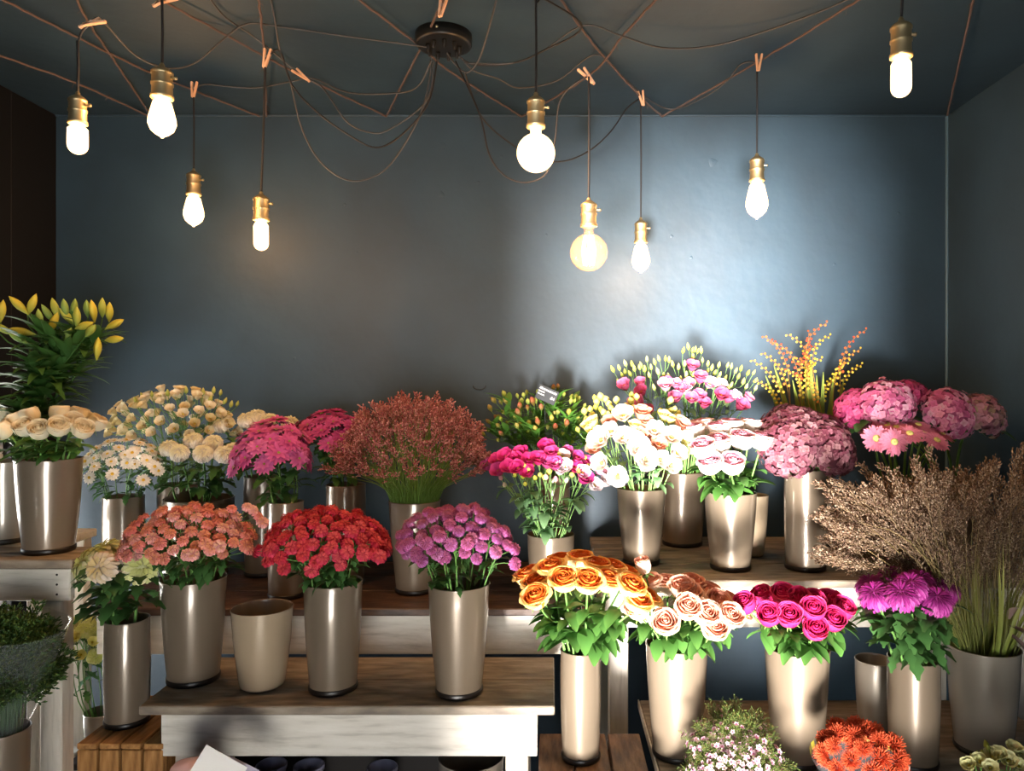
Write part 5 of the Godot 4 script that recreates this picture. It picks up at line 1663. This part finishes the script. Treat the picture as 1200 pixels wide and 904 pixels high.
func bottom_right() -> void:
	# wax flower bunch lying on the low shelf
	var o := Vector3(X(858, 1.62), H_LS + 0.002, -1.62)
	var t := thing("wax_flower_bunch", "loose bunch of tiny pink wax flowers lying on the low shelf", "flower bunch", o)
	var xs := [[], []]
	var xl := []
	var c := P(860, 900, 1.64)
	for k in 240:
		var u := fib(240, k, -0.35)
		var p := c + u * Vector3(0.08, 0.105, 0.08) * rnd(0.55, 0.95)
		p.y = max(p.y, H_LS + 0.012)
		var x := facing((u + Vector3(0, 0.3, 0.2) + Vector3(rnd(-0.3, 0.3), rnd(-0.2, 0.3), rnd(-0.3, 0.3))).normalized(), rnd(0, TAU), p - o, rnd(0.7, 1.1))
		if k % 3 != 2 and u.y < 0.9:
			xs[k % 2].append(x)
		else:
			xl.append(x)
	many(t, "needle_foliage", sprig(0.05, 16, 4, "5a6a35", ["4f6030", "5f7038", "6f6a3a"], 0.02, 0.009, 0.001, 0.1, 1.0).done(), M.leaf, xl)
	var fl := MB.new()
	fl.add(sprig(0.045, 9, 3, "5f7038", ["66783a", "56683a"], 0.02, 0.008, 0.001, 0.1, 1.0), Transform3D.IDENTITY)
	var one := MB.new()
	for k in 5:
		one.petal(TAU * k / 5, 0.001, 0.0, 0.4, 0.0, 0.0055, 0.0055, 0.2, L("b77f98"), L("e2c0cc"), 3, 3, 0.5, 0.6)
	one.lathe([[0.0015, 0.0], [0.0012, 0.0015], [0.0, 0.002]], 5, L("8a3a58"))
	for q in [[0.0, 0.046, 0.0], [0.011, 0.036, 0.006], [-0.01, 0.032, 0.009], [0.004, 0.026, -0.012]]:
		fl.add(one, facing(Vector3(q[0], 0.03, q[2]), 0.5, Vector3(q[0], q[1], q[2])))
	many(t, "tiny_flowers", fl.done(), M.petal, xs[0] + xs[1])
	var stems := MB.new()
	for k in 14:
		var a := rnd(-0.3, 0.3)
		stems.tube(PackedVector3Array([Vector3(rnd(-0.02, 0.02), 0.006, 0.0), Vector3(a * 0.15, 0.035, -0.06), Vector3(a * 0.3, 0.03, -0.13)]), 0.0014, 0.001, 4, L("6a7a40"))
	stuff(part(t, "fine_stems", stems.done(), M.stem))
	# orange pincushion bunch in printed film
	var c2 := P(1008, 884, 1.58)
	var o2 := Vector3(c2.x, H_LS + 0.002, c2.z)
	var t2 := thing("orange_flower_bunch", "wrapped bunch of spiky orange pincushion flowers on the low shelf", "flower bunch", o2)
	var spike := MB.new()
	for k in 150:
		var u := fib(150, k, -0.25)
		spike.petal(0.0, 0.0, 0.0, 0.0, 0.0, 0.001, 0.001, 0.0, L("b8402a"), L("b8402a"), 2, 2)
		var p0 := u * 0.008
		var p1 := u * 0.022 * rnd(0.85, 1.1)
		spike.tube(PackedVector3Array([p0, p1 * 0.7 + Vector3(rnd(-1, 1), rnd(-1, 1), rnd(-1, 1)) * 0.002, p1]), 0.0011, 0.0008, 3, L("a8341f"), L("d8603a"))
	for k in 26:
		var u := fib(26, k, -0.35)
		var p := c2 + u * Vector3(0.082, 0.055, 0.07) * rnd(0.85, 1.0)
		part(t2, "flower_head", _once("pincushion", spike), M.petal, facing(u, rnd(0, TAU), p - o2, rnd(0.85, 1.15)))
	var w2 := MB.new()
	var ringp := []
	for k in 6:
		var f := k / 5.0
		ringp.append([lerp(0.03, 0.1, f), lerp(0.003, 0.125, f)])
	w2.lathe(ringp, 26, Color.WHITE, Vector3.ZERO, 8, 0.04)
	part(t2, "clear_wrap", w2.done(), M.cellophane)
	var band := MB.new()
	for k in 9:
		var a := PI * (1.08 + 0.09 * k)
		var a2 := a + 0.2
		band.poly([Vector3(cos(a) * 0.1, 0.118, sin(a) * 0.09), Vector3(cos(a2) * 0.1, 0.118, sin(a2) * 0.09), Vector3(cos(a2) * 0.103, 0.134, sin(a2) * 0.093), Vector3(cos(a) * 0.103, 0.134, sin(a) * 0.093)], Color.WHITE)
	var lime := flat("lime_print", "b5a83a", 0.5)
	lime.cull_mode = BaseMaterial3D.CULL_DISABLED
	part(t2, "printed_edge", band.done(), lime)
	for k in 7:
		var a := 0.15 + 0.13 * k
		part(t2, "printed_mark", boxmesh(Vector3(0.002, 0.014, 0.005), 0.0005), M.white_band, Transform3D(Basis(Vector3.UP, -a), Vector3(cos(a) * 0.098, 0.05 + 0.012 * (7 - k) * 0.7, sin(a) * 0.098)))
	# greenish white lisianthus at the right edge
	var d3 := 1.6
	var at3 := Vector3(X(1175, d3), H_LS, -d3)
	vase_at("corner", at3, 0.045, 0.05, 0.045, "low grey tray at the right edge under greenish white lisianthus", "vase_grey")
	var b3 := [1172, 925, 56, 48, d3, 0.08]
	var h3 := px_heads("corner", b3, [[1186, 884], [1196, 890], [1165, 892], [1150, 897], [1180, 895], [1172, 889], [1138, 902], [1160, 903], [1192, 902], [1205, 896]], G.lis_cream, [tone("gw", "dfeac8")], "flower_head", 0.3, 0.1)
	h3 += px_heads("corner", b3, [[1158, 880], [1161, 884], [1147, 890], [1153, 888], [1141, 893], [1132, 898]], G.bud_green, [tone("gw", "dfeac8")], "bud", 0.8, 0.0)
	spray("lisianthus_bunch", "greenish white lisianthus bunch at the lower right corner", "lisianthus bunch", "corner", h3, 8, 0.002, 0.001, G.leaf_lis, 10, 0.6)

func _once(key: String, mb: MB) -> ArrayMesh:
	if not G.has(key):
		G[key] = mb.done()
	return G[key]

func papers() -> void:
	# pink tissue, white sheets and lilac pots on the lower shelf of the front bench
	var d := 1.69
	var y0 := 0.43
	var pots := [[318, 897, "left"], [362, 898, "middle"], [448, 900, "right"]]
	var names := ["lilac pot beside the white papers under the front bench", "lilac pot in the middle, under the front bench", "lilac pot standing alone under the front bench"]
	for k in 3:
		var q: Array = pots[k]
		var top := P(q[0], q[1] + 3, 1.9).y
		var b := MB.new()
		var h := top - y0
		b.lathe([[0.0, 0.001], [0.026, 0.001], [0.028, 0.004], [0.036, h * 0.9], [0.039, h * 0.91], [0.0395, h - 0.003], [0.037, h], [0.034, h - 0.003], [0.026, 0.012], [0.0, 0.012]], 28)
		solo("flower_pot", b.done(), M.pot_lilac, names[k], "pot", Vector3(X(q[0], 1.92), y0, -1.92), "lilac pots under the bench")
	var at := Vector3(X(552, 1.93), y0, -1.93)
	vase_at("under", at, P(552, 892, 1.9).y - y0, 0.085, 0.07, "taupe bucket standing under the right end of the front bench", "vase_grey")
	# tissue parcel in front
	var c := Vector3(X(222, 1.60), 0, -1.60)
	var top2 := P(222, 893, 1.6).y
	var st := thing("paper_stand", "plain dark crate below the frame, carrying the pink tissue parcel", "crate", Vector3(X(258, 1.6), 0, -1.6))
	part(st, "box", boxmesh(Vector3(0.26, 0.6, 0.14), 0.004), M.dark_wood, Transform3D(Basis(), Vector3(0, 0.3, 0)))
	var tis := MB.new()
	var hp := top2 - 0.6
	tis.lathe([[0.0, 0.001], [0.04, 0.001], [0.052, hp * 0.3], [0.05, hp * 0.7], [0.036, hp * 0.95], [0.0, hp]], 20, Color.WHITE, Vector3.ZERO, 5, 0.05)
	solo("tissue_parcel", tis.done(), M.paper_pink, "rounded pink tissue parcel at the bottom, left of the white sheets", "tissue paper", Vector3(c.x, 0.6, c.z))
	var sheets := [[[242, 873], [290, 900], [262, 945], [214, 918], "paper_white", "white paper sheet standing on a corner in front of the low bench", 1.56], [[270, 886], [304, 903], [300, 945], [262, 930], "pot_lilac", "pale lilac paper sheet behind the white one", 1.6]]
	for s in sheets:
		var b := MB.new()
		var dd: float = s[6]
		var p := []
		for k in 4:
			p.append(P(s[k][0], s[k][1], dd - (0.0 if k < 2 else 0.03)))
		var nrm: Vector3 = (p[1] - p[0]).cross(p[3] - p[0]).normalized() * 0.0006
		var cen: Vector3 = (p[0] + p[1] + p[2] + p[3]) / 4
		var f := []
		var bk := []
		for q in p:
			f.append(q - cen + nrm)
			bk.append(q - cen - nrm)
		b.poly(f, Color.WHITE, Vector3.ZERO)
		b.poly(bk, Color.WHITE, Vector3.ZERO)
		for k in 4:
			b.poly([f[k], f[(k + 1) % 4], bk[(k + 1) % 4], bk[k]], Color.WHITE, Vector3.ZERO)
		solo("paper_sheet", b.done(), M[s[4]], s[5], "paper sheet", cen)
